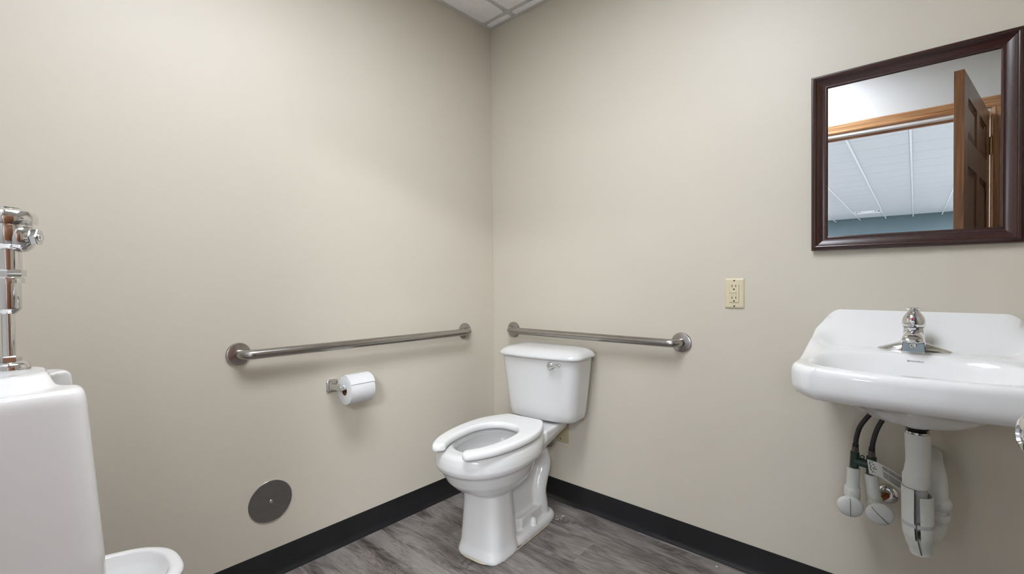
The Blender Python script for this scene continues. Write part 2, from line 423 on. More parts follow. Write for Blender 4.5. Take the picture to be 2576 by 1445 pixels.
for i in range(len(gx)-1):
    for j in range(len(gy)-1):
        if gx[i+1]-gx[i] < .05 or gy[j]-gy[j+1] < .05: continue
        if i == 2 and j in (2, 3): continue
        tegular(gx[i]+T+.001, gx[i+1]-T-.001, gy[j+1]+T+.001, gy[j]-T-.001)
cl = thing('ceiling_light', 'recessed white ceiling light panel above the middle of the washroom', 'light', ((LX0+LX1)/2, (LY0+LY1)/2, CH))
hx, hy = (LX1-LX0)/2-T, (LY1-LY0)/2-T
mesh_obj('light_lens', B(-hx+.03, hx-.03, -hy+.10, hy-.10, .030, .034), 'lens', cl, False)
bm = B(-hx, hx, -hy, -hy+.10, -.004, .055); B(-hx, hx, hy-.10, hy, -.004, .055, bm=bm); B(-hx, -hx+.03, -hy+.10, hy-.10, -.004, .055, bm=bm); B(hx-.03, hx, -hy+.10, hy-.10, -.004, .055, bm=bm)
mesh_obj('light_frame', bm, 'whitemetal', cl, False)
mesh_obj('light_housing', B(-hx, hx, -hy, hy, .0555, .10), 'whitemetal', cl, False)

# door casing, jamb and hall beyond
def moulding(path_a, path_b, out, nrm, wdt, mat, name, parent):
    a, b, o_, n_ = Vector(path_a), Vector(path_b), Vector(out), Vector(nrm)
    prof = [(0, 0), (0, .010), (.004, .014), (.012, .016), (.018, .012), (.024, .013), (.044, .018), (.052, .019), (.057, .017), (.060, .012), (.060, 0)]
    prof = [(p*wdt/.06, q) for p, q in prof]
    bm = bmesh.new()
    loft(bm, [[p+o_*u+n_*v_ for u, v_ in prof] for p in (a, b)])
    return mesh_obj(name, bm, mat, parent, angle=25)
cs = struct(bpy.data.objects.new('trim_2', None), 'oak door casing with white gasket strips around the doorway', 'trim'); COL.objects.link(cs)
cs.location = (DX0, EY, 0)
def P(x, y, z): return (x-DX0, y-EY, z)
CWD = .062
moulding(P(DX0-.067, EY, DH+.018), P(DX1+.067, EY, DH+.018), (0, 0, 1), (0, 1, 0), CWD, 'casing', 'head_casing', cs)
moulding(P(DX0-.005, EY, 0), P(DX0-.005, EY, DH+.018), (-1, 0, 0), (0, 1, 0), CWD, 'casingv', 'side_casing', cs)
moulding(P(DX1+.005, EY, 0), P(DX1+.005, EY, DH+.018), (1, 0, 0), (0, 1, 0), CWD, 'casingv', 'side_casing', cs)
def jb(x0, x1, y0, y1, z0, z1, mat, name):
    a = P(x0, y0, z0); b = P(x1, y1, z1)
    return mesh_obj(name, B(a[0], b[0], a[1], b[1], a[2], b[2], .0015), mat, cs, False)
jb(DX0, DX1, EY-ET, EY+.001, DH-.001, DH+.017, 'whitestrip', 'head_jamb')
jb(DX0, DX1, EY-.062, EY-.05, DH-.014, DH-.001, 'casing', 'head_stop')
jb(DX0, DX1, EY-.075, EY-.0625, DH-.012, DH-.001, 'whitestrip', 'gasket')
jb(DX1-.001, DX1+.004, EY-ET, EY+.001, 0, DH, 'casingv', 'side_jamb')
jb(DX1-.013, DX1-.001, EY-.062, EY-.05, 0, DH-.014, 'casingv', 'side_stop')
jb(DX1-.006, DX1-.001, EY-.046, EY-.036, 0, DH-.014, 'whitestrip', 'gasket')
jb(DX0-.004, DX0+.001, EY-ET, EY+.001, 0, DH, 'casingv', 'side_jamb')
jb(DX0+.001, DX0+.013, EY-.062, EY-.05, 0, DH-.014, 'casingv', 'side_stop')

# hall: large room with blue-grey far wall and a plank-tiled suspended ceiling
HZ = 2.79; HY0 = EY-ET; HY1 = -15.9; HX0, HX1 = -2.2, 4.6
struct(mesh_obj('floor_hall', B(HX0, HX1, HY1, HY0, -.06, 0), 'hallfloor'), 'grey hall floor outside the door', 'floor')
struct(mesh_obj('wall_hall_far', B(HX0, HX1, HY1-.1, HY1, -.05, HZ+.1), 'hallwall'), 'blue-grey far wall seen in the mirror', 'wall')
bm = B(HX0-.1, HX0, HY1, HY0, -.05, HZ+.1); B(HX1, HX1+.1, HY1, HY0, -.05, HZ+.1, bm=bm)
struct(mesh_obj('wall_hall_side', bm, 'whitewall'), 'pale side walls of the hall', 'wall')
bm = B(HX0, -.1, HY0, HY0+.1, -.05, HZ+.1); B(RX+.1, HX1, HY0, HY0+.1, -.05, HZ+.1, bm=bm); B(-.1, RX+.1, HY0, HY0+.05, CH+.2, HZ+.1, bm=bm)
struct(mesh_obj('wall_hall_near', bm, 'whitewall'), 'pale hall wall either side of the washroom', 'wall')
hc = struct(mesh_obj('ceiling_hall', B(HX0, HX1, HY1, HY0, HZ+.06, HZ+.1), 'dark'), 'white tiled hall ceiling seen in the mirror', 'ceiling')
G = .6096
hxs = [1.709+G*k for k in range(-6, 5)]; hys = [-5.50-G*k for k in range(-6, 18)]
hxs = [x for x in hxs if HX0+.1 < x < HX1-.1]; hys = [y for y in hys if HY1+.1 < y < HY0-.1]
for x in hxs: mesh_obj('ceiling_tee', B(x-.013, x+.013, HY1, HY0, HZ-.012, HZ+.002), 'hallgrid', hc, False)
bm = bmesh.new(); box(bm, (0, 0, 0), (G-.030, G-.016, .012), .002, None, 1)
t0 = mesh_obj('ceiling_tile', bm, 'halltile', hc, False); first = True
VX, VY = (hxs.index(min(hxs, key=lambda v: abs(v-.49))), None)
for i in range(len(hxs)-1):
    for j in range(len(hys)-1):
        cx, cy = (hxs[i]+hxs[i+1])/2, (hys[j]+hys[j+1])/2
        if abs(cx-.795) < .05 and j == len(hys)-4: vent = (cx, cy); continue
        if first: o = t0; first = False
        else: o = bpy.data.objects.new('ceiling_tile', t0.data); COL.objects.link(o); o.parent = hc
        o.location = (cx, cy, HZ)
vt = thing('ceiling_vent', 'square white air diffuser in the hall ceiling seen in the mirror', 'vent', (vent[0], vent[1], HZ-.006))
for k in range(4):
    a = .29-.065*k; bm = bmesh.new()
    loft(bm, [[Vector((px, py, z)) for px, py in rrect(s, s, .004, 1)] for s, z in ((a, .0+.004*k), (a-.012, -.012+.004*k), (a-.045, .014+.004*k), (a-.045, .018+.004*k))], cap0=False, cap1=(k == 3))
    mesh_obj('louvre_ring', bm, 'hallgrid', vt, False)
# hall luminaires
for i, (lx, ly) in enumerate(((-1.4, -4.2), (3.7, -4.2), (-1.5, -8.5), (3.8, -8.5), (-1.6, -13), (3.8, -13))):
    d = bpy.data.lights.new('hall_panel', 'AREA'); d.shape = 'RECTANGLE'; d.size = 1.1; d.size_y = .55; d.energy = HALL_LIGHT; d.color = (.93, .98, 1.04)
    o = bpy.data.objects.new('hall_panel', d); COL.objects.link(o); o.location = (lx, ly, HZ-.08)

# ------------------------------------------------------------------ door (open into the washroom)
HGX, HGY = DX1-.004, EY+.006
FREE = Vector((1.884, -1.095, 0))          # free-edge corner nearest the opening
dv = FREE-Vector((HGX-.035, HGY, 0)); DW = dv.length; dang = math.atan2(dv.y, dv.x)
dr = struct(bpy.data.objects.new('door_1', None), 'stained oak panel door standing open beside the sink', 'door'); COL.objects.link(dr)
# local: +x hinge -> free edge, +y towards the opening side (camera side), z up
dr.location = (HGX-.035, HGY, .012); dr.rotation_euler = (0, 0, dang)
TH = .035; dh = 1.988
def dbox(x0, x1, z0, z1, y0, y1, mat, name, bev=.002): return mesh_obj(name, B(x0, x1, y0, y1, z0, z1, bev), mat, dr, False)
st = .112; ms = .10; zr = [0, .20, .80, .955, 1.575, 1.70, 1.90-.012, dh]
# rails at: bottom 0-.2, lock .80-.955, frieze 1.575-1.70, top 1.888-dh
dbox(0, st, 0, dh, -TH, 0, 'door', 'stile'); fe = dbox(DW-st, DW-.0025, 0, dh, -TH, 0, 'door', 'stile')
dbox(DW-.0025, DW, 0, dh, -TH, 0, 'dooredge', 'edge_band', .001)
mx0, mx1 = DW/2-ms/2, DW/2+ms/2
for z0, z1 in ((0, .20), (.80, .955), (1.575, 1.70), (1.888, dh)): dbox(st, DW-st, z0, z1, -TH, 0, 'door', 'rail')
for z0, z1 in ((.20, .80), (.955, 1.575), (1.70, 1.888)): dbox(mx0, mx1, z0, z1, -TH, 0, 'door', 'mullion')
for z0, z1 in ((.20, .80), (.955, 1.575), (1.70, 1.888)):
    for x0, x1 in ((st, mx0), (mx1, DW-st)):
        bm = bmesh.new(); cx, cz = (x0+x1)/2, (z0+z1)/2; hw_, hh = (x1-x0)/2, (z1-z0)/2
        rings = []
        for ins, y in ((0, -.006), (.008, -.014), (.012, -.014), (.040, -.005), (.042, -.005)):
            rings.append([Vector((cx+sx*(hw_-ins), y, cz+sz*(hh-ins))) for sx, sz in ((1, 1), (-1, 1), (-1, -1), (1, -1))])
        back = [[Vector((p.x, -TH-p.y, p.z)) for p in r] for r in rings[::-1]]
        loft(bm, back+rings); mesh_obj('door_panel', bm, 'door', dr, angle=10)
for z in (.22, .98, 1.80):
    bm = bmesh.new(); tube(bm, [(-.006, -TH-.004, z-.05), (-.006, -TH-.004, z+.05)], .0065, 12); box(bm, (-.0015, -TH/2, z), (.002, TH-.004, .098), 0)
    lathe(bm, [(.001, 0), (.005, .002), (.005, .006), (.001, .009)], (-.006, -TH-.004, z+.05), (0, 0, 1), 12)
    mesh_obj('hinge', bm, 'brass', dr)
# lever-less chrome knob on both faces
KX = DW-.060; KZ = .912
for sgn in (1, -1):
    bm = bmesh.new(); y0 = 0 if sgn > 0 else -TH
    lathe(bm, [(.001, 0), (.030, 0), (.030, .004), (.026, .007), (.011, .009), (.010, .015), (.013, .019), (.018, .023), (.0195, .028), (.0185, .034), (.015, .037), (.009, .0385), (.008, .036), (.001, .036)], (KX, y0, KZ), (0, sgn, 0), 32)
    mesh_obj('door_knob', bm, 'chrome', dr)
box_bm = B(DW-.0005, DW+.0015, -TH+.006, -.006, KZ-.03, KZ+.03, .0005); mesh_obj('latch_plate', box_bm, 'brass', dr, False)

# ------------------------------------------------------------------ toilet
TO = thing('toilet', 'white two-piece floor toilet with open-front seat standing in the corner', 'toilet', (.41, -.03, 0), math.radians(6))
def R_(hw, yf, yb, z, n=2.4, cx=.008, N_=72, nf=None):
    """ring: half width hw, from yf (front, negative) to yb"""
    cy, hy_ = (yf+yb)/2, (yb-yf)/2; out = []
    for i in range(N_):
        t = 2*PI*i/N_; c, s = math.cos(t), math.sin(t); nn = nf if (nf and s < 0) else n
        out.append(Vector((cx+hw*math.copysign(abs(c)**(2/nn), c), cy+hy_*math.copysign(abs(s)**(2/nn), s), z)))
    return out
bm = bmesh.new()
# cup: outside up to the rim, then down inside
cup = [R_(.086, -.570, -.360, .246, 2.8), R_(.102, -.594, -.335, .256, 2.6), R_(.126, -.636, -.300, .280, 2.4), R_(.147, -.670, -.275, .310, 2.2), R_(.157, -.688, -.262, .340, 2.2), R_(.162, -.697, -.258, .357, 2.2),
       R_(.178, -.713, -.240, .369, 2.2), R_(.184, -.719, -.225, .386, 2.2), R_(.182, -.717, -.215, .408, 2.2), R_(.176, -.711, -.210, .428, 2.2), R_(.168, -.703, -.215, .438, 2.2), R_(.155, -.690, -.228, .4415, 2.2),
       R_(.125, -.655, -.285, .4415, 2.2), R_(.116, -.643, -.300, .436, 2.2), R_(.114, -.640, -.303, .415, 2.2), R_(.122, -.648, -.296, .404, 2.2), R_(.126, -.652, -.292, .392, 2.2),
       R_(.112, -.630, -.310, .345, 2.2), R_(.090, -.590, -.335, .312, 2.2), R_(.045, -.50, -.37, .290, 2.0)]
loft(bm, cup)
# rear deck under the tank
loft(bm, [[Vector((x+.008, y, z)) for x, y in q] for z, q in (
    (.335, [(.06, -.12), (-.06, -.12), (-.10, -.27), (.10, -.27)]),
    (.395, [(.105, -.045), (-.105, -.045), (-.140, -.275), (.140, -.275)]),
    (.436, [(.125, -.03), (-.125, -.03), (-.142, -.275), (.142, -.275)]),
    (.4400, [(.120, -.035), (-.120, -.035), (-.137, -.270), (.137, -.270)]))])
# front column
loft(bm, [R_(.106, -.592, -.405, 0, 4.0), R_(.106, -.592, -.405, .012, 4.0), R_(.099, -.582, -.41, .045, 3.8), R_(.094, -.576, -.415, .12, 3.6), R_(.089, -.572, -.42, .20, 3.4), R_(.088, -.575, -.42, .25, 3.2), R_(.090, -.580, -.41, .272, 3.0)])
# foot plate
loft(bm, [R_(.100, -.46, -.105, 0, 5), R_(.100, -.46, -.105, .018, 5), R_(.094, -.46, -.111, .030, 5), R_(.082, -.46, -.122, .036, 5)])
# web and trapway
loft(bm, [[Vector((x*.040+.008, y, z)) for x, y in ((1, yb), (-1, yb), (-1, yf_), (1, yf_))] for z, yb, yf_ in ((.01, -.14, -.45), (.12, -.15, -.45), (.22, -.13, -.45), (.262, -.125, -.42), (.30, -.12, -.29), (.40, -.10, -.26))])
for sx in (1, -1):
    pth = catmull([(.008+sx*.034, -.265, .335), (.008+sx*.036, -.19, .315), (.008+sx*.036, -.155, .255), (.008+sx*.036, -.175, .20), (.008+sx*.036, -.195, .14), (.008+sx*.036, -.185, .08), (.008+sx*.036, -.175, .02)], 6)
    tube(bm, [p+Vector((sx*.008, 0, 0)) for p in pth], .037, 14)
    loft(bm, [[Vector((.008+sx*x, y, z)) for x, y in ((.02, -.16), (.072, -.20), (.072, -.36), (.02, -.43))] for z in (.02, .085)])
bowl = mesh_obj('bowl', bm, 'toilet', TO)
rm = bowl.modifiers.new('remesh', 'REMESH'); rm.mode = 'VOXEL'; rm.voxel_size = .0042; rm.use_smooth_shade = True
sm = bowl.modifiers.new('smooth', 'SMOOTH'); sm.factor = .5; sm.iterations = 6
# caulk line round the foot
bm = bmesh.new()
pts = [p for p in R_(.1015, -.593, -.104, 0, 4.2, N_=90)]
path = [Vector((p.x*1.0, p.y, .002)) for p in pts]
rings = []
for i, p in enumerate(path):
    d = (path[(i+1) % 90]-path[i-1]).normalized(); nrm = Vector((d.y, -d.x, 0)); wv = .0024+.0014*noise.noise(p*25)
    rings.append([p+nrm*wv, p+Vector((0, 0, .0045)), p-nrm*.004, p-Vector((0, 0, .0018))])
rings.append(rings[0]); loft(bm, rings, cap0=False, cap1=False)
mesh_obj('caulk_bead', bm, 'caulk', TO)
for sx in (1, -1):
    bm = bmesh.new(); lathe(bm, [(.016, 0), (.016, .004), (.0135, .006), (.0135, .018), (.0115, .027), (.007, .032), (.001, .034)], (.008+sx*.082, -.292, .033), (0, 0, 1), 20)
    mesh_obj('bolt_cap', bm, 'plastic', TO)
# tank
TCX = .046
def tank_ring(z, hw, yf, yb, bow, r=.035, cx=TCX):
    out = []; cy, hy_ = (yf+yb)/2, (yb-yf)/2
    for px, py in rrect(hw, hy_, r, 8):
        y = cy+py
        if py < 0: y -= bow*(1-(px/hw)**2)*min(1, -py/hy_*1.2)
        out.append(Vector((cx+px, y, z)))
    # densify the straight front by resampling
    res = []
    for a, b in zip(out, out[1:]+out[:1]):
        k = max(1, int((b-a).length/.02))
        for q in range(k):
            p = a.lerp(b, q/k); 
            if k > 1:
                px = p.x-cx; py = p.y-cy
                if py < -hy_*.8: p.y = yf-bow*(1-(px/hw)**2)
            res.append(p)
    return res
rings = []
for z, hw_, yf, yb, bow, r in ((.448, .150, -.150, -.045, .02, .03), (.452, .163, -.164, -.038, .02, .035), (.462, .172, -.172, -.030, .02, .035), (.49, .176, -.175, -.026, .022, .035), (.58, .186, -.181, -.022, .022, .035), (.66, .195, -.186, -.020, .022, .035), (.735, .202, -.190, -.018, .022, .035)):
    rings.append((z, hw_, yf, yb, bow, r))
n0 = None; RR = []
for a in rings:
    q = tank_ring(*a[:5], r=a[5]); RR.append(q)
def resample(ring, n=96):
    P_ = ring+[ring[0]]; d = [0]
    for a, b in zip(P_, P_[1:]): d.append(d[-1]+(b-a).length)
    out = []; j = 0
    for i in range(n):
        t = d[-1]*i/n
        while d[j+1] < t: j += 1
        f = (t-d[j])/max(1e-9, d[j+1]-d[j]); out.append(P_[j].lerp(P_[j+1], f))
    return out
bm = bmesh.new(); loft(bm, [resample(q) for q in RR]); mesh_obj('tank', bm, 'toilet', TO, angle=60)
bm = bmesh.new(); RR = []
for z, hw_, yf, yb, bow, r in ((.733, .204, -.192, -.016, .022, .035), (.733, .214, -.203, -.010, .024, .04), (.737, .217, -.206, -.008, .024, .042), (.745, .216, -.205, -.008, .024, .044), (.756, .208, -.196, -.012, .022, .046), (.764, .196, -.183, -.018, .02, .046), (.770, .178, -.163, -.028, .018, .044), (.774, .150, -.135, -.045, .014, .04), (.7755, .10, -.10, -.07, .01, .014)):
    RR.append(resample(tank_ring(z, hw_, yf, yb, bow, r=r)))
loft(bm, RR); mesh_obj('tank_lid', bm, 'toilet', TO, angle=70)
# flush lever
bm = bmesh.new(); fx = TCX+.085
lathe(bm, [(.001, 0), (.0165, 0), (.0165, .006), (.013, .010), (.008, .012), (.001, .013)], (fx, -.207, .706), (0, -1, 0), 24)
tube(bm, catmull([(fx, -.220, .702), (fx+.012, -.226, .704), (fx+.028, -.228, .712), (fx+.046, -.226, .7135), (fx+.058, -.224, .711)], 5), [.009]*4+[.0075]*4+[.0062]*4+[.006]*4+[.0068]*4+[.003], 12)
mesh_obj('flush_lever', bm, 'chrome', TO)
# seat: open-front ring
def seat_curve(ctrl, k=7): return catmull(ctrl, k)
half_o = [(0, -.236), (.060, -.236), (.088, -.240), (.104, -.258), (.130, -.300), (.152, -.350), (.164, -.410), (.166, -.480), (.158, -.560), (.138, -.640), (.108, -.700), (.074, -.742)]
half_i = [(0, -.368), (.036, -.372), (.058, -.384), (.072, -.398), (.084, -.415), (.093, -.436), (.098, -.462), (.100, -.500), (.096, -.560), (.085, -.620), (.066, -.668), (.044, -.700)]
SCX = .018
full_o = [(-x, y) for x, y in half_o[:0:-1]]+half_o; full_i = [(-x, y) for x, y in half_i[:0:-1]]+half_i
co = catmull([(x, y, 0) for x, y in full_o], 8); ci = catmull([(x, y, 0) for x, y in full_i], 8)
rings = []; zb, zt = .4475, .4745
K = len(co)
for i, (a, b) in enumerate(zip(co, ci)):
    d = (b-a); wl = d.length; d = d.normalized(); r = .009
    e = min(i, K-1-i); pin = {0: .62, 1: .86, 2: .96}.get(e, 1.0); zm = (zb+zt)/2; hz = (zt-zb)/2*pin
    prof = [(0, -.2), (.001, -.7), (.005, -1), (wl*.5, -1), (wl-.005, -1), (wl-.001, -.7), (wl, -.1), (wl-.0006, .30), (wl-.0022, .62), (wl-.0050, .84), (wl-.0085, .95), (wl-.014, .985), (wl*.5, 1.0), (.012, .99), (.0075, .94), (.0042, .83), (.0018, .62), (.0005, .32)]
    sh = {0: .30, 1: .72, 2: .90, 3: .97}.get(e, 1.0)
    rings.append([Vector((a.x+d.x*(wl/2+(u-wl/2)*sh)+SCX, a.y+d.y*(wl/2+(u-wl/2)*sh), zm+hz*v_)) for u, v_ in prof])
bm = bmesh.new(); loft(bm, rings); st_ = mesh_obj('seat', bm, 'plastic', TO, angle=75)
for sx in (1, -1):
    bm = bmesh.new(); box(bm, (SCX+sx*.055, -.236, .4440), (.030, .030, .008), .002); tube(bm, [(SCX+sx*.055-.018, -.240, .4535), (SCX+sx*.055+.018, -.240, .4535)], .006, 12)
    mesh_obj('seat_hinge', bm, 'plastic', TO)
for sx, yy in ((1, -.62), (-1, -.62), (1, -.33), (-1, -.33)):
    bm = bmesh.new(); box(bm, (SCX+sx*.115, yy, .4445), (.016, .03, .006), .002); mesh_obj('seat_bumper', bm, 'plastic', TO)

# toilet stop valve on the wall (mostly hidden)
sv = thing('stop_valve', 'small dark stop valve on the wall behind the toilet', 'valve', (.375, 0, .275))
bm = bmesh.new(); lathe(bm, [(.001, 0), (.028, 0), (.028, .003), (.02, .008), (.009, .010), (.001, .010)], (0, 0, 0), (0, -1, 0), 20); mesh_obj('escutcheon', bm, 'chrome2', sv)
bm = bmesh.new(); tube(bm, [(0, -.002, 0), (0, -.055, 0)], .010, 12); tube(bm, [(0, -.04, -.012), (0, -.04, .03)], .009, 12); mesh_obj('valve_body', bm, 'green', sv)
bm = bmesh.new(); lathe(bm, [(.001, 0), (.016, .002), (.018, .008), (.014, .014), (.001, .016)], (0, -.055, 0), (0, -1, 0), 16); mesh_obj('handle', bm, 'green', sv)
bm = bmesh.new(); tube(bm, catmull([(0, -.04, .03), (-.01, -.045, .07), (-.05, -.06, .11), (-.085, -.085, .145), (-.09, -.095, .172)], 5), .005, 10); mesh_obj('supply_tube', bm, 'chrome2', sv)

# ------------------------------------------------------------------ grab bars
def grab_bar(name, a, b, nrm, label, mat='steelx', rb=.0165, off=.055):
    a, b, n_ = Vector(a), Vector(b), Vector(nrm); d = (b-a).normalized(); mid = (a+b)/2
    t = thing(name, label, 'grab bar', mid, 0, None)
    rc = .038; path = [a]
    def arc(c, s, e):   # quarter arc from direction s to e
        return [c+s*math.cos(PI/2*i/8)*rc+e*math.sin(PI/2*i/8)*rc for i in range(9)]
    path += arc(a+n_*(off-rc)+d*rc, -d, n_)
    path += arc(b+n_*(off-rc)-d*rc, n_, d)
    path += [b]
    bm = bmesh.new(); tube(bm, [p-mid for p in path], rb, 24); mesh_obj('bar', bm, mat, t, angle=60)
    for q in (a, b):
        bm = bmesh.new(); lathe(bm, [(.001, 0), (.0395, 0), (.0395, .006), (.038, .0085), (.034, .0102), (.019, .0112), (.0165, .0122), (.001, .0122)], q-mid, n_, 40)
        mesh_obj('flange', bm, mat, t, angle=30)
    return t
grab_bar('grab_bar', (0, -1.2705, .832), (0, -.2155, .8205), (1, 0, 0), 'long brushed steel grab bar above the toilet paper roll')
grab_bar('grab_bar', (.1525, 0, .8195), (1.050, 0, .8245), (0, -1, 0), 'brushed steel grab bar on the wall above the toilet tank')

# ------------------------------------------------------------------ toilet paper holder and roll
HXC, HZC = .074, .6625
th_ = thing('toilet_paper_holder', 'chrome toilet paper holder with square posts on the wall', 'holder', (0, -.862, HZC))
for yy in (-.072, .060):
    bm = bmesh.new()
    rings = []
    for x, s, r in ((0, .0255, .008), (.006, .0255, .008), (.009, .0225, .008), (.011, .017, .006), (.016, .0155, .006), (.020, .0135, .005), (.021, .013, .005)):
        rings.append([Vector((x, yy+px, pz)) for px, pz in rrect(s*.9, s, r, 4)])
    loft(bm, rings); mesh_obj('wall_post', bm, 'chrome2', th_, angle=25)
    bm = bmesh.new(); sg = -1 if yy < 0 else 1
    rings = []
    for x, hy_, hz in ((.015, .0125, .0125), (.04, .0105, .0105), (.066, .0095, .0090), (.086, .0092, .0085), (.088, .0075, .007)):
        rings.append([Vector((x, yy+px, pz)) for px, pz in rrect(hy_, hz, .003, 3)])
    loft(bm, rings); mesh_obj('arm', bm, 'chrome2', th_, angle=25)
bm = bmesh.new(); tube(bm, [(HXC+.002, -.066, 0), (HXC+.002, .056, 0)], .0098, 20); mesh_obj('roller', bm, 'whitemetal', th_)
RO, RI = .0575, .0205; RCZ = HZC-RI+.0098
tr = thing('toilet_paper_roll', 'full white toilet paper roll hanging on the chrome holder', 'toilet paper', (HXC+.002, -.868, RCZ))
bm = bmesh.new(); rings = []
hw_ = .0525
prof = [(RI, -hw_), (RO-.003, -hw_), (RO-.0005, -hw_+.0015), (RO, -hw_+.005), (RO, hw_-.005), (RO-.0005, hw_-.0015), (RO-.003, hw_), (RI, hw_)]
n = 96
for k in range(n):
    pass
rings = [[Vector((math.cos(2*PI*i/n)*r, y, math.sin(2*PI*i/n)*r)) for i in range(n)] for r, y in prof]
rings.append(rings[0]); loft(bm, rings, cap0=False, cap1=False)
bmesh.ops.remove_doubles(bm, verts=bm.verts[:], dist=1e-6)
mesh_obj('paper', bm, 'paper', tr, angle=50)
bm = bmesh.new(); prof = [(RI-.0012, -hw_+.001), (RI+.0003, -hw_+.001), (RI+.0003, hw_-.001), (RI-.0012, hw_-.001)]
rings = [[Vector((math.cos(2*PI*i/48)*r, y, math.sin(2*PI*i/48)*r)) for i in range(48)] for r, y in prof]; rings.append(rings[0]); loft(bm, rings, cap0=False, cap1=False)
bmesh.ops.remove_doubles(bm, verts=bm.verts[:], dist=1e-6)
mesh_obj('cardboard_core', bm, 'brown', tr)
# loose outer sheet ending on the top front of the roll
bm = bmesh.new(); rings = []
for i in range(25):
    a = math.radians(118-90*i/24); lift = .0004+.0022*(i/24)**3
    r0 = RO+lift; rings.append([Vector((math.cos(a)*r, y, math.sin(a)*r)) for r, y in ((r0, -hw_+.001), (r0+.0008, -hw_+.001), (r0+.0008, hw_+.0005), (r0, hw_+.0005))])
loft(bm, rings); mesh_obj('loose_sheet', bm, 'paper', tr, angle=50)

# ------------------------------------------------------------------ round wall cover
ck = thing('cleanout_cover', 'round brushed steel access cover low on the wall', 'wall cover', (0, -1.1725, .281))
bm = bmesh.new(); lathe(bm, [(.001, 0), (.0755, 0), (.0755, .0022), (.0745, .0030), (.073, .0030), (.001, .0032)], (0, 0, 0), (1, 0, 0), 64); mesh_obj('plate', bm, 'steel_disc', ck, angle=30)
bm = bmesh.new(); rings = [[Vector((h, math.cos(2*PI*i/64)*r, math.sin(2*PI*i/64)*r)) for i in range(64)] for r, h in ((.0762, 0), (.0762, .0026), (.0752, .0034), (.0744, .0030), (.0744, 0))]; rings.append(rings[0]); loft(bm, rings, cap0=False, cap1=False); mesh_obj('rim', bm, 'steel_edge', ck)
bm = bmesh.new(); lathe(bm, [(.001, .0025), (.0065, .0025), (.0065, .0045), (.0055, .0055), (.002, .0055), (.0018, .0042), (.001, .0042)], (0, 0, 0), (1, 0, 0), 20); mesh_obj('screw', bm, 'chrome2', ck)

# ------------------------------------------------------------------ outlet and blank plate
ol = thing('outlet', 'almond ground-fault power outlet on the wall between grab bar and mirror', 'outlet', (1.249, 0, 1.0225))
def plate(par, hw_, hh, mat, th=.0065):
    bm = bmesh.new(); rings = []
    for s, y in ((0, 0), (0, -.0018), (.0018, -.0042), (.0055, -th), (.007, -th)): rings.append([Vector((px, y, pz)) for px, pz in rrect(hw_-s, hh-s, .003, 3)])
    loft(bm, rings); return mesh_obj('cover_plate', bm, mat, par, angle=30)
plate(ol, .0338, .0558, 'almond')
bm = bmesh.new(); box(bm, (0, -.0062, 0), (.0340, .0025, .0672), .0008); mesh_obj('socket_surround', bm, 'almond_dull', ol, False)
rc_ = mesh_obj('receptacle', B(-.0165, .0165, -.0092, -.003, -.0331, .0331, .0012), 'almond', ol, False)
yf = -.0090
for zc in (.0225, -.0205):
    for sx, hh in ((-1, .0040), (1, .0036)): mesh_obj('slot', B(sx*.0066-.0011, sx*.0066+.0011, yf-.0008, yf+.001, zc-hh+.005, zc+hh+.005), 'dark', rc_, False)
    bm = bmesh.new(); lathe(bm, [(.001, 0), (.0026, 0), (.0026, .0016), (.001, .0016)], (0, yf+.001, zc-.0068), (0, -1, 0), 14); box(bm, (0, yf+.0002, zc-.0082), (.0052, .0016, .0028)); mesh_obj('ground_hole', bm, 'dark', rc_, False)
for zc, d in ((.0055, .0018), (-.0035, .0008)): mesh_obj('button', B(-.0082, .0082, yf-d, yf+.001, zc-.0036, zc+.0036, .0007), 'almond', rc_, False)
mesh_obj('button_gap', B(-.0088, .0088, yf-.0004, yf+.0005, -.0076, .0096), 'almond_dull', rc_, False)
mesh_obj('indicator', B(-.0146, -.0132, yf-.0006, yf+.001, -.0012, .0034), 'dark', rc_, False)
for zc in (.0470, -.0470):
    bm = bmesh.new(); lathe(bm, [(.001, 0), (.0034, 0), (.0028, .0010), (.001, .0012)], (0, -.0064, zc), (0, -1, 0), 14); s_ = mesh_obj('screw', bm, 'brassnut', ol)
bp_ = thing('blank_plate', 'almond blank wall plate low behind the toilet tank', 'wall plate', (.4605, 0, .347))
plate(bp_, .0365, .057, 'almond_dull', .005)
for zc in (.042, -.042):
    bm = bmesh.new(); lathe(bm, [(.001, 0), (.0034, 0), (.003, .001), (.001, .0012)], (-.008, -.0048, zc), (0, -1, 0), 12); mesh_obj('screw', bm, 'dark', bp_)

# ------------------------------------------------------------------ mirror
MX0, MX1, MZ0, MZ1 = 1.4935, 1.9735, 1.1670, 1.7360
FW = .0455
mr = thing('wall_mirror', 'mirror in a dark mahogany moulded frame above the sink', 'mirror', ((MX0+MX1)/2, 0, (MZ0+MZ1)/2), math.radians(.6))
hw_, hh = (MX1-MX0)/2, (MZ1-MZ0)/2; Y0 = -.004
prof = [(0, 0), (0, .012), (.0025, .0155), (.006, .0155), (.0075, .0175), (.012, .0195), (.0145, .0185), (.016, .0160), (.021, .0130), (.030, .0100), (.036, .0092), (.0385, .0105), (.041, .0105), (.0425, .0080), (FW, .0065), (FW, 0)]
cor = [(-1, -1), (1, -1), (1, 1), (-1, 1)]
for k in range(4):
    a, b = cor[k], cor[(k+1) % 4]; bm = bmesh.new()
    loft(bm, [[Vector((q[0]*(hw_-u), Y0-v_, q[1]*(hh-u))) for u, v_ in prof] for q in (a, b)])
    mesh_obj('frame_rail', bm, 'mahog' if k % 2 == 0 else 'mahogv', mr, angle=22)
mesh_obj('mirror_glass', B(-hw_+FW-.004, hw_-FW+.004, Y0-.0060, Y0-.0015, -hh+FW-.004, hh-FW+.004), 'glass', mr, False)
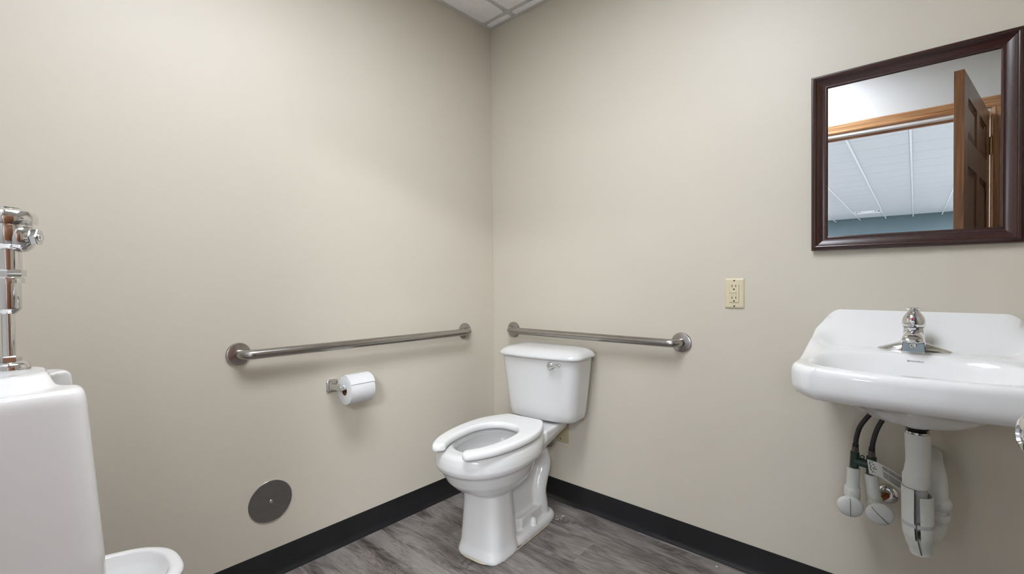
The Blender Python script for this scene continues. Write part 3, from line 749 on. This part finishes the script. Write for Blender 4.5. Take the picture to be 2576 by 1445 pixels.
mesh_obj('backing', B(-hw_+.006, hw_-.006, Y0-.0012, Y0+.0012, -hh+.006, hh-.006), 'dark', mr, False)

# ------------------------------------------------------------------ sink
SX = 1.757
sk = thing('wall_sink', 'white wall-hung porcelain sink under the mirror', 'sink', (SX, 0, 0))
HW, DP = .249, .468
def outline(n=240):
    out = []; hb, rb_, rf = HW+.003, .045, .090
    for cx_, cy_, r_, a0 in ((hb-rb_, -rb_, rb_, 0), (-hb+rb_, -rb_, rb_, PI/2), (-HW+rf, -DP+rf, rf, PI), (HW-rf, -DP+rf, rf, 3*PI/2)):
        for i in range(13):
            a_ = a0+PI/2*i/12; out.append(Vector((cx_+r_*math.cos(a_), cy_+r_*math.sin(a_), 0)))
    for q in out:
        if q.y < -DP+.02: q.y -= .010*(1-(q.x/HW)**2)
    dense = resample(out, 600)
    for q in dense:
        if q.y < -DP+.001: q.y = -DP-.012*(1-(q.x/(HW-rf))**2)
    return resample(dense, n)
OUT = outline()
CEN = Vector((0, -.285, 0))
ZR = .853
def top_z(x, y, t):
    ax = abs(x); deck = ZR+.020*smooth01((y+.34)/.18)
    back = .102*max(0., min(1., (y+.105)/.100))**1.55
    fx = 1-.52*smooth01((ax-.185)/.075)
    h = deck+back*fx
    line = .853+.070*max(0., (y+.27)/.27)**1.2
    dd_ = line-h
    h += smooth01((ax-.180)/.065)*smooth01((y+.26)/.12)*.5*(dd_+math.sqrt(dd_*dd_+.0005))
    a, b, yc, nn = .210, .122, -.320, 3.0
    rho = ((ax/a)**nn+(abs(y-yc)/b)**nn)**(1/nn)
    basin = .116*(.26*(1-smooth01(rho/.8))+.74*(1-smooth01((rho-.72)/.31))) if rho < 1.04 else 0
    return h-basin
bm = bmesh.new(); rings = []
ts = [.02]+[.05+.0165*k for k in range(53)]
for t in ts:
    r = []
    for p in OUT:
        q = CEN+(p-CEN)*t; r.append(Vector((q.x, q.y, top_z(q.x, q.y, t))))
    rings.append(r)
def edge(off, dz, k=None):
    r = []
    for p in OUT:
        q = CEN+(p-CEN)*1.0; d = (p-CEN).normalized(); d = Vector((d.x, d.y, 0))
        d.y *= smooth01(-p.y/.045)
        q = q-d*off; q.y = min(q.y, -.0005)
        zt = top_z(q.x, q.y, 1.0)
        r.append(Vector((q.x, q.y, zt+dz)))
    return r
def under(off, z0, zback):
    r = []
    for p in OUT:
        d = (p-CEN).normalized(); q = p-Vector((d.x, d.y, 0))*off; q.y = min(q.y, -.0005)
        zz = z0+(zback-z0)*smooth01((q.y+.22)/.2)
        r.append(Vector((q.x, q.y, zz)))
    return r
rings += [edge(.014, .0), edge(.0095, -.0014), edge(.0055, -.0045), edge(.0025, -.0090), edge(.0006, -.0150), edge(0, -.022)]
top_edge = rings[-1]
def blend(f, rz):
    return [Vector((a.x+(b.x-a.x)*f, a.y+(b.y-a.y)*f, a.z+(b.z-a.z)*rz)) for a, b in zip(top_edge, under(0, .800, .800))]
rings += [blend(0, .5), under(0.0, .800, .800), under(.003, .788, .790), under(.010, .777, .784), under(.022, .770, .780), under(.040, .767, .778)]
UC = Vector((.006, -.235, 0))
for t, zz in ((.80, .764), (.70, .760), (.62, .754), (.54, .745), (.48, .735), (.42, .724), (.36, .714), (.30, .7065), (.23, .7010), (.17, .6985), (.13, .6975), (.108, .6960), (.102, .6935), (.100, .690), (.05, .690)):
    r = []
    for p in OUT:
        d = p-UC; k = t
        if t < .35:
            d = d.normalized()*.30
        else:
            d = d.lerp(d.normalized()*.30, min(1, max(0, (.85-t)/.5)))
        q = UC+d*k; q.y = min(q.y, -.0005)
        r.append(Vector((q.x, q.y, zz)))
    rings.append(r)
loft(bm, rings); mesh_obj('basin', bm, 'porcelain', sk, angle=80)
bm = bmesh.new(); lathe(bm, [(.001, -.002), (.022, -.002), (.022, .0), (.019, .0015), (.016, -.001), (.001, -.004)], (0, -.318, .7445), (0, 0, 1), 24); mesh_obj('drain', bm, 'chrome', sk)

def text_obj(body, size, loc, rot, mat, parent, name):
    cu = bpy.data.curves.new(name, 'FONT'); cu.body = body; cu.size = size; cu.align_x = 'LEFT'; cu.extrude = .00012
    o = bpy.data.objects.new(name, cu); COL.objects.link(o)
    bpy.context.view_layer.update()
    dg = bpy.context.evaluated_depsgraph_get(); me = bpy.data.meshes.new_from_object(o.evaluated_get(dg))
    bpy.data.objects.remove(o); ob = bpy.data.objects.new(name, me); COL.objects.link(ob); me.materials.clear(); me.materials.append(MT[mat])
    ob.location = loc; ob.rotation_euler = rot; ob.parent = parent; return ob
# maker's mark on the basin's back slope: a small square emblem and the name
def mark_pt(x, y): return Vector((x, y, top_z(x, y, .5)))
my = -.2035
p1 = mark_pt(0, my-.004); p2 = mark_pt(0, my+.004); tilt = math.atan2(p2.z-p1.z, .008)
text_obj('MANSFIELD', .0056, Vector((-.0085, my-.002, mark_pt(0, my-.002).z+.0005)), (tilt, 0, 0), 'ink', sk, 'lettering')
bm = bmesh.new()
for k in range(4):
    a = k*PI/2; box(bm, (.0028*math.cos(a), .0028*math.sin(a), 0), ((.0012, .0066, .0003) if k % 2 == 0 else (.0066, .0012, .0003)))
box(bm, (0, 0, 0), (.0022, .0022, .0003))
em = mesh_obj('emblem', bm, 'ink', sk, False); em.scale = (.62, .62, .62); em.location = Vector((-.0115, my-.002+.002*math.cos(tilt), mark_pt(0, my-.002).z+.0005+.002*math.sin(tilt))); em.rotation_euler = (tilt, 0, 0)

# ------------------------------------------------------------------ faucet
FY = -.118; FZ = top_z(0, FY, .5)-.001
fc = thing('faucet', 'chrome single-handle faucet on the sink deck', 'faucet', (SX-.003, FY, FZ))
bm = bmesh.new()
rings = []
for k in range(41):
    t = -1+2*k/40; x = .080*t; wv = max(.0015, .026*math.sqrt(max(0, 1-abs(t)**2.0))**.9); hz = .003+.019*(1-abs(t))**.75*(1 if abs(t) > .30 else 1)
    hz = .0035+.031*max(0, 1-abs(t))**.9
    rings.append([Vector((x, wv*math.cos(a), (hz*math.sin(a) if math.sin(a) > 0 else -.0008))) for a in [2*PI*i/20 for i in range(20)]])
loft(bm, rings); mesh_obj('base_plate', bm, 'chrome', fc, angle=50)
# body tower
bm = bmesh.new(); rings = []
for z, hx_, yf_, yb_ in ((0, .0300, -.030, .026), (.012, .0280, -.029, .025), (.030, .0255, -.027, .024), (.048, .0235, -.025, .0235), (.062, .0225, -.024, .023), (.066, .0215, -.023, .022)):
    rings.append([Vector((p.x, p.y, z)) for p in superell(0, (yf_+yb_)/2, hx_, (yb_-yf_)/2, 3.0, 40)])
loft(bm, rings); mesh_obj('body', bm, 'chrome', fc, angle=60)
# front shield plate with dark outline
def shield(y, g, mat, name, th=.0012):
    bm = bmesh.new()
    pts = [(-.0245-g, .001-g), (.0245+g, .001-g), (.0225+g, .020), (.0185+g, .036+g), (-.0185-g, .036+g), (-.0225-g, .020)]
    lean = lambda z: .11*z
    loft(bm, [[Vector((x, yy+lean(z), z)) for x, z in pts] for yy in (y, y-th)]); mesh_obj(name, bm, mat, fc, False)
shield(-.0300, .0012, 'dark', 'shield_gap'); shield(-.0308, 0, 'chrome2', 'shield')
bm = bmesh.new(); lathe(bm, [(.001, 0), (.0075, 0), (.0075, .0008), (.0055, .0014), (.0045, .0006), (.001, .0006)], (0, -.0308, .017), (0, -1, .1), 20); mesh_obj('medallion', bm, 'chrome', fc)
# spout: domed hood reaching forward
bm = bmesh.new(); rings = []
for k in range(15):
    t = k/14; y = -.010-.092*t; top = .062-.006*t*t-.010*t**4; wd = .0215+.0035*t-(.004*max(0, (t-.85)/.15)); hgt = .026-.006*t-.010*max(0, (t-.8)/.2)
    r = []
    for i in range(28):
        a = 2*PI*i/28; c, s = math.cos(a), math.sin(a)
        zz = top-hgt+(hgt*abs(s)**.8 if s > 0 else -.0015*abs(s))
        r.append(Vector((wd*math.copysign(abs(c)**.75, c), y, zz)))
    rings.append(r)
r_end = [Vector((p.x*.5, p.y-.004, (p.z-.035)*.5+.033)) for p in rings[-1]]; rings.append(r_end)
loft(bm, rings); mesh_obj('spout', bm, 'chrome', fc, angle=70)
bm = bmesh.new(); lathe(bm, [(.001, 0), (.013, 0), (.013, .006), (.0105, .0065), (.010, .003), (.001, .003)], (0, -.080, .0365), (0, 0, -1), 20); mesh_obj('aerator', bm, 'brass', fc)
bm = bmesh.new(); lathe(bm, [(.0225, 0), (.0225, .0015), (.001, .0015)], (0, 0, .0655), (0, 0, 1), 30); mesh_obj('handle_gap', bm, 'dark', fc)
# handle: bulbous dome with a flat lever pad on top
bm = bmesh.new()
lathe(bm, [(.001, .067), (.0240, .067), (.0262, .074), (.0258, .084), (.0225, .094), (.0170, .103), (.0125, .109), (.0100, .114), (.001, .1145)], (0, 0, 0), (0, .03, 1), 32)
hd = mesh_obj('handle', bm, 'chrome', fc, angle=60)
bm = bmesh.new()
loft(bm, [[p+Vector((0, (p.z-.114)*.1, 0)) for p in superell(0, -.003+o_, hx_, hy_, 2.2, 32, z)] for z, hx_, hy_, o_ in ((.109, .006, .010, 0), (.114, .011, .016, -.002), (.1175, .0155, .023, -.006), (.1195, .0158, .0235, -.007), (.121, .0145, .0215, -.007), (.1216, .008, .012, -.006))])
mesh_obj('lever_pad', bm, 'chrome', hd, angle=50)
bm = bmesh.new(); bmesh.ops.create_uvsphere(bm, u_segments=14, v_segments=8, radius=.0035)
for v in bm.verts: v.co += Vector((0, -.0135, .1085))
mesh_obj('pivot_ball', bm, 'chrome', hd)
for sx, mt in ((-1, 'red'), (1, 'blue')):
    bm = bmesh.new(); lathe(bm, [(.001, 0), (.0042, 0), (.0036, .0012), (.001, .0016)], (sx*.0026, -.0245, .0905), (0, -1, .55), 14)
    for v in bm.verts:
        if sx*v.co.x < 0: v.co.x = 0
    mesh_obj('temperature_dot', bm, mt, hd)

# ------------------------------------------------------------------ drain trap with white covers
tp = thing('drain_trap', 'white vinyl covered drain trap hanging under the sink', 'pipe', (SX+.008, -.235, .69))
tp_o = Vector((SX+.008, -.235, .69))
def TP(*ps): return [Vector(p)-tp_o for p in ps]
bm = bmesh.new(); lathe(bm, [(.001, 0), (.028, 0), (.028, -.004), (.020, -.010), (.018, -.014), (.001, -.014)], (0, 0, .0015), (0, 0, 1), 28); mesh_obj('rubber_washer', bm, 'dark', tp)
bm = bmesh.new(); lathe(bm, [(.001, 0), (.0245, 0), (.0245, -.006), (.001, -.006)], (0, 0, -.0125), (0, 0, 1), 28); mesh_obj('slip_nut', bm, 'chrome2', tp)
cx, cy = SX+.008, -.235
bm = bmesh.new(); tube(bm, catmull(TP((cx, cy, .672), (cx+.001, cy, .630), (cx+.001, cy+.002, .590), (cx-.002, cy+.003, .560), (cx-.002, cy+.003, .530)), 5), [.0260]*6+[.0255]*5+[.0265]*4+[.0290]*3+[.0285]*2+[.026], 28)
mesh_obj('tailpiece_cover', bm, 'cover', tp, angle=60)
# inner pipe glimpsed through the slit
bm = bmesh.new(); tube(bm, TP((cx+.002, cy+.006, .55), (cx+.002, cy+.006, .42)), .019, 20); mesh_obj('inner_pipe', bm, 'band', tp)
# J-bend cover: two half shells with an open slit, closing lower down
def shell(x0, x1, zs, name, a0, a1):
    bm = bmesh.new(); rings = []
    for z, r, ox, oy in zs:
        ring = []
        for rr in (r, r-.0035):
            seq = [a0+(a1-a0)*i/16 for i in range(17)]
            if rr < r: seq = seq[::-1]
            ring += [Vector((cx+ox+rr*math.cos(a), cy+oy+rr*math.sin(a), z))-tp_o for a in seq]
        rings.append(ring)
    loft(bm, rings); return mesh_obj(name, bm, 'cover', tp, angle=50)
zs_l = [(.530, .0330, 0, .004), (.500, .0325, 0, .004), (.460, .0320, 0, .004), (.430, .0325, .001, .004), (.405, .0315, .002, .006), (.385, .0275, .004, .010), (.372, .021, .005, .014)]
zs_r = [(.512, .0330, 0, .004), (.500, .0325, 0, .004), (.460, .0325, .001, .004), (.430, .0325, .002, .004), (.405, .0315, .003, .006), (.385, .0280, .004, .010), (.372, .022, .005, .014)]
s0 = math.radians(-97)
shell(0, 0, zs_l, 'trap_cover_half', s0-.06, s0-PI)
shell(0, 0, zs_r, 'trap_cover_half', s0+.30, s0+PI-.02)
bm = bmesh.new(); lathe(bm, [(.001, 0), (.0335, 0), (.0335, .009), (.001, .009)], Vector((cx+.001, cy+.004, .432))-tp_o, (0, 0, 1), 32); mesh_obj('cover_band', bm, 'band', tp)
# bend closing piece and flared skirt at the bottom
bm = bmesh.new(); tube(bm, TP((cx+.003, cy+.008, .400), (cx+.004, cy+.010, .384), (cx+.006, cy+.014, .372), (cx+.008, cy+.016, .356)), [.030, .0275, .0245, .0235], 28); mesh_obj('bend_skirt', bm, 'cover', tp, angle=50)
bm = bmesh.new(); tube(bm, catmull(TP((cx-.002, cy-.0302, .520), (cx-.0015, cy-.0300, .45), (cx+.001, cy-.0278, .41), (cx+.006, cy-.0190, .378), (cx+.009, cy-.0085, .358)), 4), .0013, 6); mesh_obj('seam', bm, 'seam', tp)
# return riser and arm to the wall
rx, ry = cx+.036, -.155
bm = bmesh.new(); tube(bm, catmull(TP((cx+.012, cy+.03, .395), (cx+.024, -.18, .392), (rx, ry, .41), (rx, ry, .45), (rx, ry+.002, .49)), 5), .0235, 20); mesh_obj('riser_cover', bm, 'cover', tp)
bm = bmesh.new(); lathe(bm, [(.001, 0), (.029, 0), (.030, .004), (.030, .012), (.028, .016), (.001, .016)], Vector((rx, ry, .432))-tp_o, (0, 0, 1), 28); mesh_obj('riser_band', bm, 'cover', tp)
bm = bmesh.new(); bmesh.ops.create_uvsphere(bm, u_segments=20, v_segments=12, radius=.030)
for v in bm.verts: v.co = Vector((v.co.x, v.co.y, v.co.z*.85))+Vector((rx+.004, ry, .474))-tp_o
mesh_obj('union_cover', bm, 'cover', tp)
bm = bmesh.new(); tube(bm, catmull(TP((rx, ry, .48), (rx-.001, ry+.004, .525), (rx-.006, ry+.03, .552), (rx-.010, ry+.08, .556), (rx-.010, -.004, .556)), 6), .026, 22); mesh_obj('wall_arm_cover', bm, 'cover', tp)

# ------------------------------------------------------------------ supply stops, mixing valve, hoses, tag
def stop_cover(label, x, z, ztop, tiltx, hx, hz, rot, esc):
    t = thing('supply_stop', label, 'valve', (x, 0, z), 0, None)
    o = Vector((x, 0, z))
    if esc:
        bm = bmesh.new(); lathe(bm, [(.001, 0), (.0300, 0), (.0300, .002), (.026, .008), (.018, .012), (.012, .0125), (.001, .0125)], Vector(esc)-o, (0, -1, 0), 32); mesh_obj('escutcheon', bm, 'chrome', t)
        bm = bmesh.new(); tube(bm, [Vector(esc)-o+Vector((0, -.012, 0)), Vector((x, -.07, z))-o], .0085, 14); mesh_obj('stub', bm, 'copper', t)
    # horizontal sleeve from the wall, vertical sleeve, mushroom handle cover
    bm = bmesh.new(); tube(bm, [Vector((x+tiltx, -.10, z+.025))-o, Vector((x, -.10, ztop-.004))-o, Vector((x, -.10, ztop))-o], [.0165, .0168, .0160], 24); mesh_obj('stem_cover', bm, 'cover', t, angle=40)
    if not esc:
        bm = bmesh.new(); lathe(bm, [(.001, .020), (.0205, .020), (.0205, .046), (.0192, .048), (.001, .048)], (tiltx, -.10, 0), (0, 0, 1), 28); mesh_obj('collar', bm, 'cover', t, angle=40)
    bm = bmesh.new(); tube(bm, [Vector((x+tiltx, -.062, z+.014))-o, Vector((x+tiltx*.9, -.105, z+.014))-o, Vector((hx, -.130, hz+.004))-o], [.0175, .0190, .0175], 24); mesh_obj('body_cover', bm, 'cover', t, angle=40)
    bm = bmesh.new(); a = Vector((.18, -1, -.20)).normalized()
    lathe(bm, [(.001, -.014), (.020, -.012), (.030, -.006), (.0335, 0), (.0320, .006), (.026, .010), (.014, .0125), (.001, .0132)], Vector((hx, -.142, hz))-o, a, 40)
    h = mesh_obj('handle_cover', bm, 'cover', t, angle=60)
    u_, v_ = frame_of(a); c_ = Vector((hx, -.142, hz))-o; dd = (u_*math.cos(rot)+v_*math.sin(rot))
    bm = bmesh.new(); tube(bm, [c_+dd*s_*.0335+a*(.0142-.0142*(abs(s_))**6.5) for s_ in [-1+.1*i for i in range(21)]], .0007, 6); mesh_obj('seam', bm, 'seam', h)
    return t
stop_cover('white vinyl covered supply stop without visible wall flange, beside the other stop', 1.617, .395, .502, -.003, 1.613, .398, math.radians(88), None)
stop_cover('white vinyl covered supply stop with a chrome flange, next to the drain trap', 1.6595, .392, .493, .008, 1.6825, .398, math.radians(48), (1.691, 0, .408))
mv = thing('mixing_valve', 'dark green brass mixing valve under the sink with a paper tag', 'valve', (1.640, -.10, .525))
mo = Vector((1.640, -.10, .525))
bm = bmesh.new()
tube(bm, [Vector((1.618, -.10, .523))-mo, Vector((1.680, -.10, .518))-mo], .0125, 16)
tube(bm, [Vector((1.618, -.10, .503))-mo, Vector((1.6205, -.10, .550))-mo], .0115, 16); tube(bm, [Vector((1.6595, -.10, .494))-mo, Vector((1.660, -.10, .545))-mo], .0125, 16)
mesh_obj('valve_body', bm, 'green', mv)
bm = bmesh.new(); rings = [[Vector((1.638+r*math.cos(2*PI*i/20), -.1+h, .5385+r*math.sin(2*PI*i/20)))-mo for i in range(20)] for r, h in ((.0060, -.002), (.0060, .002), (.0030, .002), (.0030, -.002))]; rings.append(rings[0]); loft(bm, rings, cap0=False, cap1=False); mesh_obj('tag_eye', bm, 'green', mv)
for x, z in ((1.6212, .556), (1.6605, .552)):
    bm = bmesh.new(); lathe(bm, [(.001, -.008), (.0098, -.008), (.0098, .008), (.0085, .010), (.001, .010)], Vector((x, -.10, z))-mo, (0, 0, 1), 6); mesh_obj('hose_nut', bm, 'brassnut', mv, False)
# paper tag: bent strip with printed lines
def tag_pt(s, t):      # s along 0..1, t across 0..1
    key = [((1.651, -.120, .5415), (1.656, -.120, .500)), ((1.678, -.124, .5390), (1.684, -.124, .497)), ((1.700, -.122, .5290), (1.702, -.122, .485)), ((1.722, -.110, .5120), (1.722, -.110, .469)), ((1.742, -.098, .5010), (1.738, -.098, .460))]
    f = s*(len(key)-1); i = min(int(f), len(key)-2); f -= i
    a = Vector(key[i][0]).lerp(Vector(key[i+1][0]), f); b = Vector(key[i][1]).lerp(Vector(key[i+1][1]), f)
    return a.lerp(b, t)-mo
def strip(bm, s0_, s1_, t0_, t1_, off, th, k=10):
    rings = []
    for i in range(k+1):
        s_ = s0_+(s1_-s0_)*i/k; n_ = Vector((-.15, -1, .25)).normalized()
        a, b = tag_pt(s_, t0_)+n_*off, tag_pt(s_, t1_)+n_*off
        rings.append([a, b, b-n_*th, a-n_*th])
    loft(bm, rings)
bm = bmesh.new(); strip(bm, 0, 1, 0, 1, 0, .0004, 24); tg = mesh_obj('paper_tag', bm, 'tag', mv, False)
bm = bmesh.new()
for k in range(3): strip(bm, .34, .97, .12+.085*k, .155+.085*k, .0006, .0005)
for k in range(5): strip(bm, .34, .97-.16*(k == 4), .46+.085*k, .495+.085*k, .0006, .0005)
for k, (a, b) in enumerate(((.05, .25), (.04, .20), (.06, .28), (.04, .24), (.05, .15), (.08, .26))): strip(bm, a*.9, a*.9+.022, .10+.13*k, .19+.13*k, .0006, .0005, 3)
for k in range(6): strip(bm, .09+.02*(k % 3), .12+.022*(k % 4), .08+.14*k, .13+.14*k, .0006, .0005, 3)
mesh_obj('tag_print', bm, 'ink', tg, False)
for lab, pts in (('black rubber supply hose rising from the valve end away from the trap', [(1.6212, -.10, .562), (1.6235, -.10, .592), (1.632, -.097, .628), (1.650, -.090, .660), (1.672, -.080, .690), (1.690, -.070, .735), (1.70, -.06, .786)]),
                 ('black rubber supply hose rising from the tagged valve end', [(1.6605, -.10, .560), (1.6640, -.10, .592), (1.674, -.097, .632), (1.690, -.088, .668), (1.706, -.078, .700), (1.722, -.068, .745), (1.73, -.06, .786)])):
    hs = thing('supply_hose', lab, 'hose', pts[0])
    bm = bmesh.new(); tube(bm, [p-Vector(pts[0]) for p in catmull(pts, 8)], .0066, 14); mesh_obj('hose', bm, 'rubber', hs)
    bm = bmesh.new(); lathe(bm, [(.001, .001), (.0078, .001), (.0078, .013), (.001, .013)], (0, 0, 0), (0.05, 0, 1), 14); mesh_obj('ferrule', bm, 'dark', hs)

# ------------------------------------------------------------------ urinal on the entry wall
UX = .425
ur = thing('urinal', 'white porcelain wall urinal with projecting lip', 'urinal', (UX, EY, 0))
# local: x across, y out of the wall, z up. Side silhouette (out, z) of the shield
def uy(yw): return yw-EY
bm = bmesh.new()
hwU = .178
# main body: rings by height, half width, front distance, corner exponent
def UR(z, hw_, front, n=5.0, N_=64):
    out = []
    for i in range(N_):
        t = 2*PI*i/N_; c, s = math.cos(t), math.sin(t)
        nn = n if s > 0 else 12
        out.append(Vector((hw_*math.copysign(abs(c)**(2/nn), c), front/2+front/2*math.copysign(abs(s)**(2/nn), s), z)))
    return out
body = [UR(.36, .10, .20, 3), UR(.375, .13, .26, 3), UR(.41, .165, .275, 4), UR(.46, .176, .283, 6), UR(.55, hwU, .276, 9), (UR(.70, hwU, .266, 9)), UR(.80, hwU, .259, 9), UR(.862, hwU, .2545, 9), UR(.874, hwU-.002, .252, 9), UR(.881, hwU-.006, .247, 9), UR(.883, hwU-.012, .240, 9)]
loft(bm, body)
# raised spud shelf in the middle
loft(bm, [superell(0, .110, hx_, hy_, 3.2, 48, z) for z, hx_, hy_ in ((.87, .165, .120), (.884, .150, .108), (.893, .125, .104), (.901, .098, .101), (.9055, .085, .096), (.9065, .06, .07))])
# projecting lip (trough) at the bottom
def lip_ring(z, hw_, front, back=.10, tilt=0.0):
    return [Vector((p.x, p.y, z+tilt*max(0, front-p.y))) for p in superell(0, (front+back)/2, hw_, (front-back)/2, 2.6, 64)]
loft(bm, [lip_ring(.30, .06, .25), lip_ring(.33, .090, .33), lip_ring(.365, .112, .385), lip_ring(.388, .124, .418, .10, .03), lip_ring(.400, .130, .430, .10, .05), lip_ring(.408, .131, .432, .10, .06), lip_ring(.414, .127, .427, .10, .06), lip_ring(.416, .120, .419, .10, .06)])
ub = mesh_obj('body', bm, 'porcelain', ur)
cut = bmesh.new()   # the hollow facing the room
loft(cut, [superell(0, c_, hx_, hy_, 2.8, 48, z) for z, c_, hx_, hy_ in ((.345, .27, .05, .05), (.37, .265, .075, .10), (.395, .262, .095, .130), (.412, .262, .104, .140), (.422, .262, .108, .143), (.44, .30, .131, .19), (.50, .33, .132, .235), (.70, .34, .130, .235), (.80, .34, .128, .205), (.85, .34, .128, .150), (.88, .34, .130, .136), (.98, .34, .130, .132))])
co_ = mesh_obj('hollow', cut, 'porcelain', ur)
bo = ub.modifiers.new('remesh', 'REMESH'); bo.mode = 'VOXEL'; bo.voxel_size = .004; bo.use_smooth_shade = True
b2 = ub.modifiers.new('cut', 'BOOLEAN'); b2.operation = 'DIFFERENCE'; b2.object = co_; b2.solver = 'FAST'
b3 = ub.modifiers.new('remesh2', 'REMESH'); b3.mode = 'VOXEL'; b3.voxel_size = .0036; b3.use_smooth_shade = True
b4 = ub.modifiers.new('smooth', 'SMOOTH'); b4.factor = .5; b4.iterations = 8
bpy.context.view_layer.update()
dg = bpy.context.evaluated_depsgraph_get()
me = bpy.data.meshes.new_from_object(ub.evaluated_get(dg)); ub.modifiers.clear(); ub.data = me
for p in me.polygons: p.use_smooth = True
if not me.materials: me.materials.append(MT['porcelain'])
bpy.data.objects.remove(co_)
me = bpy.data.meshes.new_from_object(bowl.evaluated_get(dg)); bowl.modifiers.clear(); bowl.data = me
for p in me.polygons: p.use_smooth = True
if not me.materials: me.materials.append(MT['porcelain'])
bm = bmesh.new(); lathe(bm, [(.001, 0), (.03, 0), (.03, .003), (.001, .004)], (0, .27, .352), (0, 0, 1), 20); mesh_obj('strainer', bm, 'chrome2', ur)

# ------------------------------------------------------------------ flush valve above the urinal
FVY = uy(-1.8165)
fv = thing('flush_valve', 'polished chrome flush valve standing on top of the urinal', 'flush valve', (UX, -1.8165, .9065))
def lz(prof, mat, name, parent=fv, n=40, ang=35):
    bm = bmesh.new(); lathe(bm, prof, (0, 0, 0), (0, 0, 1), n); return mesh_obj(name, bm, mat, parent, angle=ang)
lz([(.001, 0), (.0300, 0), (.0312, .006), (.0305, .013), (.0275, .019), (.023, .0215), (.014, .0222), (.001, .0222)], 'chrome', 'spud_flange')
lz([(.001, .0215), (.0178, .0215), (.0178, .031), (.016, .033), (.001, .033)], 'chrome', 'spud_nut', n=6)
lz([(.001, .032), (.0098, .032), (.0098, .122), (.001, .122)], 'chrome', 'flush_tube')
lz([(.001, .117), (.0115, .117), (.0185, .124), (.0200, .129), (.0200, .178), (.001, .178)], 'chrome', 'lower_sleeve')
lz([(.001, .177), (.0252, .177), (.0252, .187), (.0242, .189), (.001, .189)], 'chrome', 'sleeve_collar')
lz([(.001, .1905), (.0268, .1905), (.0275, .193), (.0275, .202), (.0265, .204), (.001, .204)], 'chrome', 'coupling_nut', n=8, ang=20)
lz([(.001, .203), (.0222, .203), (.0222, .246), (.001, .246)], 'chrome', 'neck')
lz([(.001, .243), (.0232, .244), (.031, .251), (.0365, .260), (.0390, .272), (.0390, .290), (.037, .297), (.001, .297)], 'chrome', 'valve_body')
lz([(.001, .2965), (.0450, .2965), (.0468, .302), (.0465, .310), (.042, .319), (.031, .324), (.024, .3252), (.0235, .3275), (.016, .3285), (.001, .329)], 'chrome', 'cap')
PA = Vector((.45, .893, 0))
bm = bmesh.new(); lathe(bm, [(.001, .01), (.0300, .010), (.0300, .028), (.026, .035), (.020, .039), (.0175, .041), (.001, .041)], (0, 0, .270), PA, 32); mesh_obj('side_port', bm, 'chrome', fv, angle=35)
bm = bmesh.new(); lathe(bm, [(.001, .0405), (.0165, .0405), (.0172, .042), (.0172, .0505), (.0160, .052), (.001, .052)], (0, 0, .270), PA, 6); pn = mesh_obj('port_nut', bm, 'chrome', fv, angle=20)
bm = bmesh.new(); lathe(bm, [(.001, .0515), (.0085, .0515), (.008, .054), (.004, .0545), (.0035, .0570), (.001, .0575)], (0, 0, .270), PA, 20); mesh_obj('button', bm, 'chrome', pn)
# supply run to the wall (away from the frame)
bm = bmesh.new(); tube(bm, [(-.03, 0, .270), (-.11, 0, .270)], .0185, 24); tube(bm, catmull([(-.105, 0, .270), (-.125, -.01, .270), (-.132, -.04, .270), (-.132, EY+1.8165+.002, .270)], 5), .0165, 20); mesh_obj('supply_tail', bm, 'chrome', fv)
bm = bmesh.new(); lathe(bm, [(.001, 0), (.036, 0), (.036, .003), (.026, .012), (.018, .014), (.001, .014)], (-.132, EY+1.8165, .270), (0, 1, 0), 28); mesh_obj('wall_flange', bm, 'chrome', fv)

# ------------------------------------------------------------------ bits lying on the floor
bm = bmesh.new(); loft(bm, [[Vector((x, y, z)) for x, y in ((.004, .001), (.001, .003), (-.004, .0015), (-.003, -.002), (.002, -.0025))] for z in (0, .0018)])
o = mesh_obj('paint_chip', bm, 'whitemetal', smooth=False); o.location = (1.197, -.046, .0001); tag(o, 'small white paint chip on the floor beside the baseboard', 'paint chip')
bm = bmesh.new(); rnd = random.Random(3)
for k in range(9):
    p = Vector((rnd.uniform(-.014, .014), rnd.uniform(-.022, .022), .0006)); pth = [p]
    for q in range(4): pth.append(pth[-1]+Vector((rnd.uniform(-.005, .005), rnd.uniform(-.006, .006), 0)))
    tube(bm, pth, .0007, 5)
o = mesh_obj('caulk_scraps', bm, 'tag'); o.location = (.535, -.140, .0002); tag(o, 'torn pale caulk scraps on the floor behind the toilet foot', 'caulk'); o['kind'] = 'stuff'
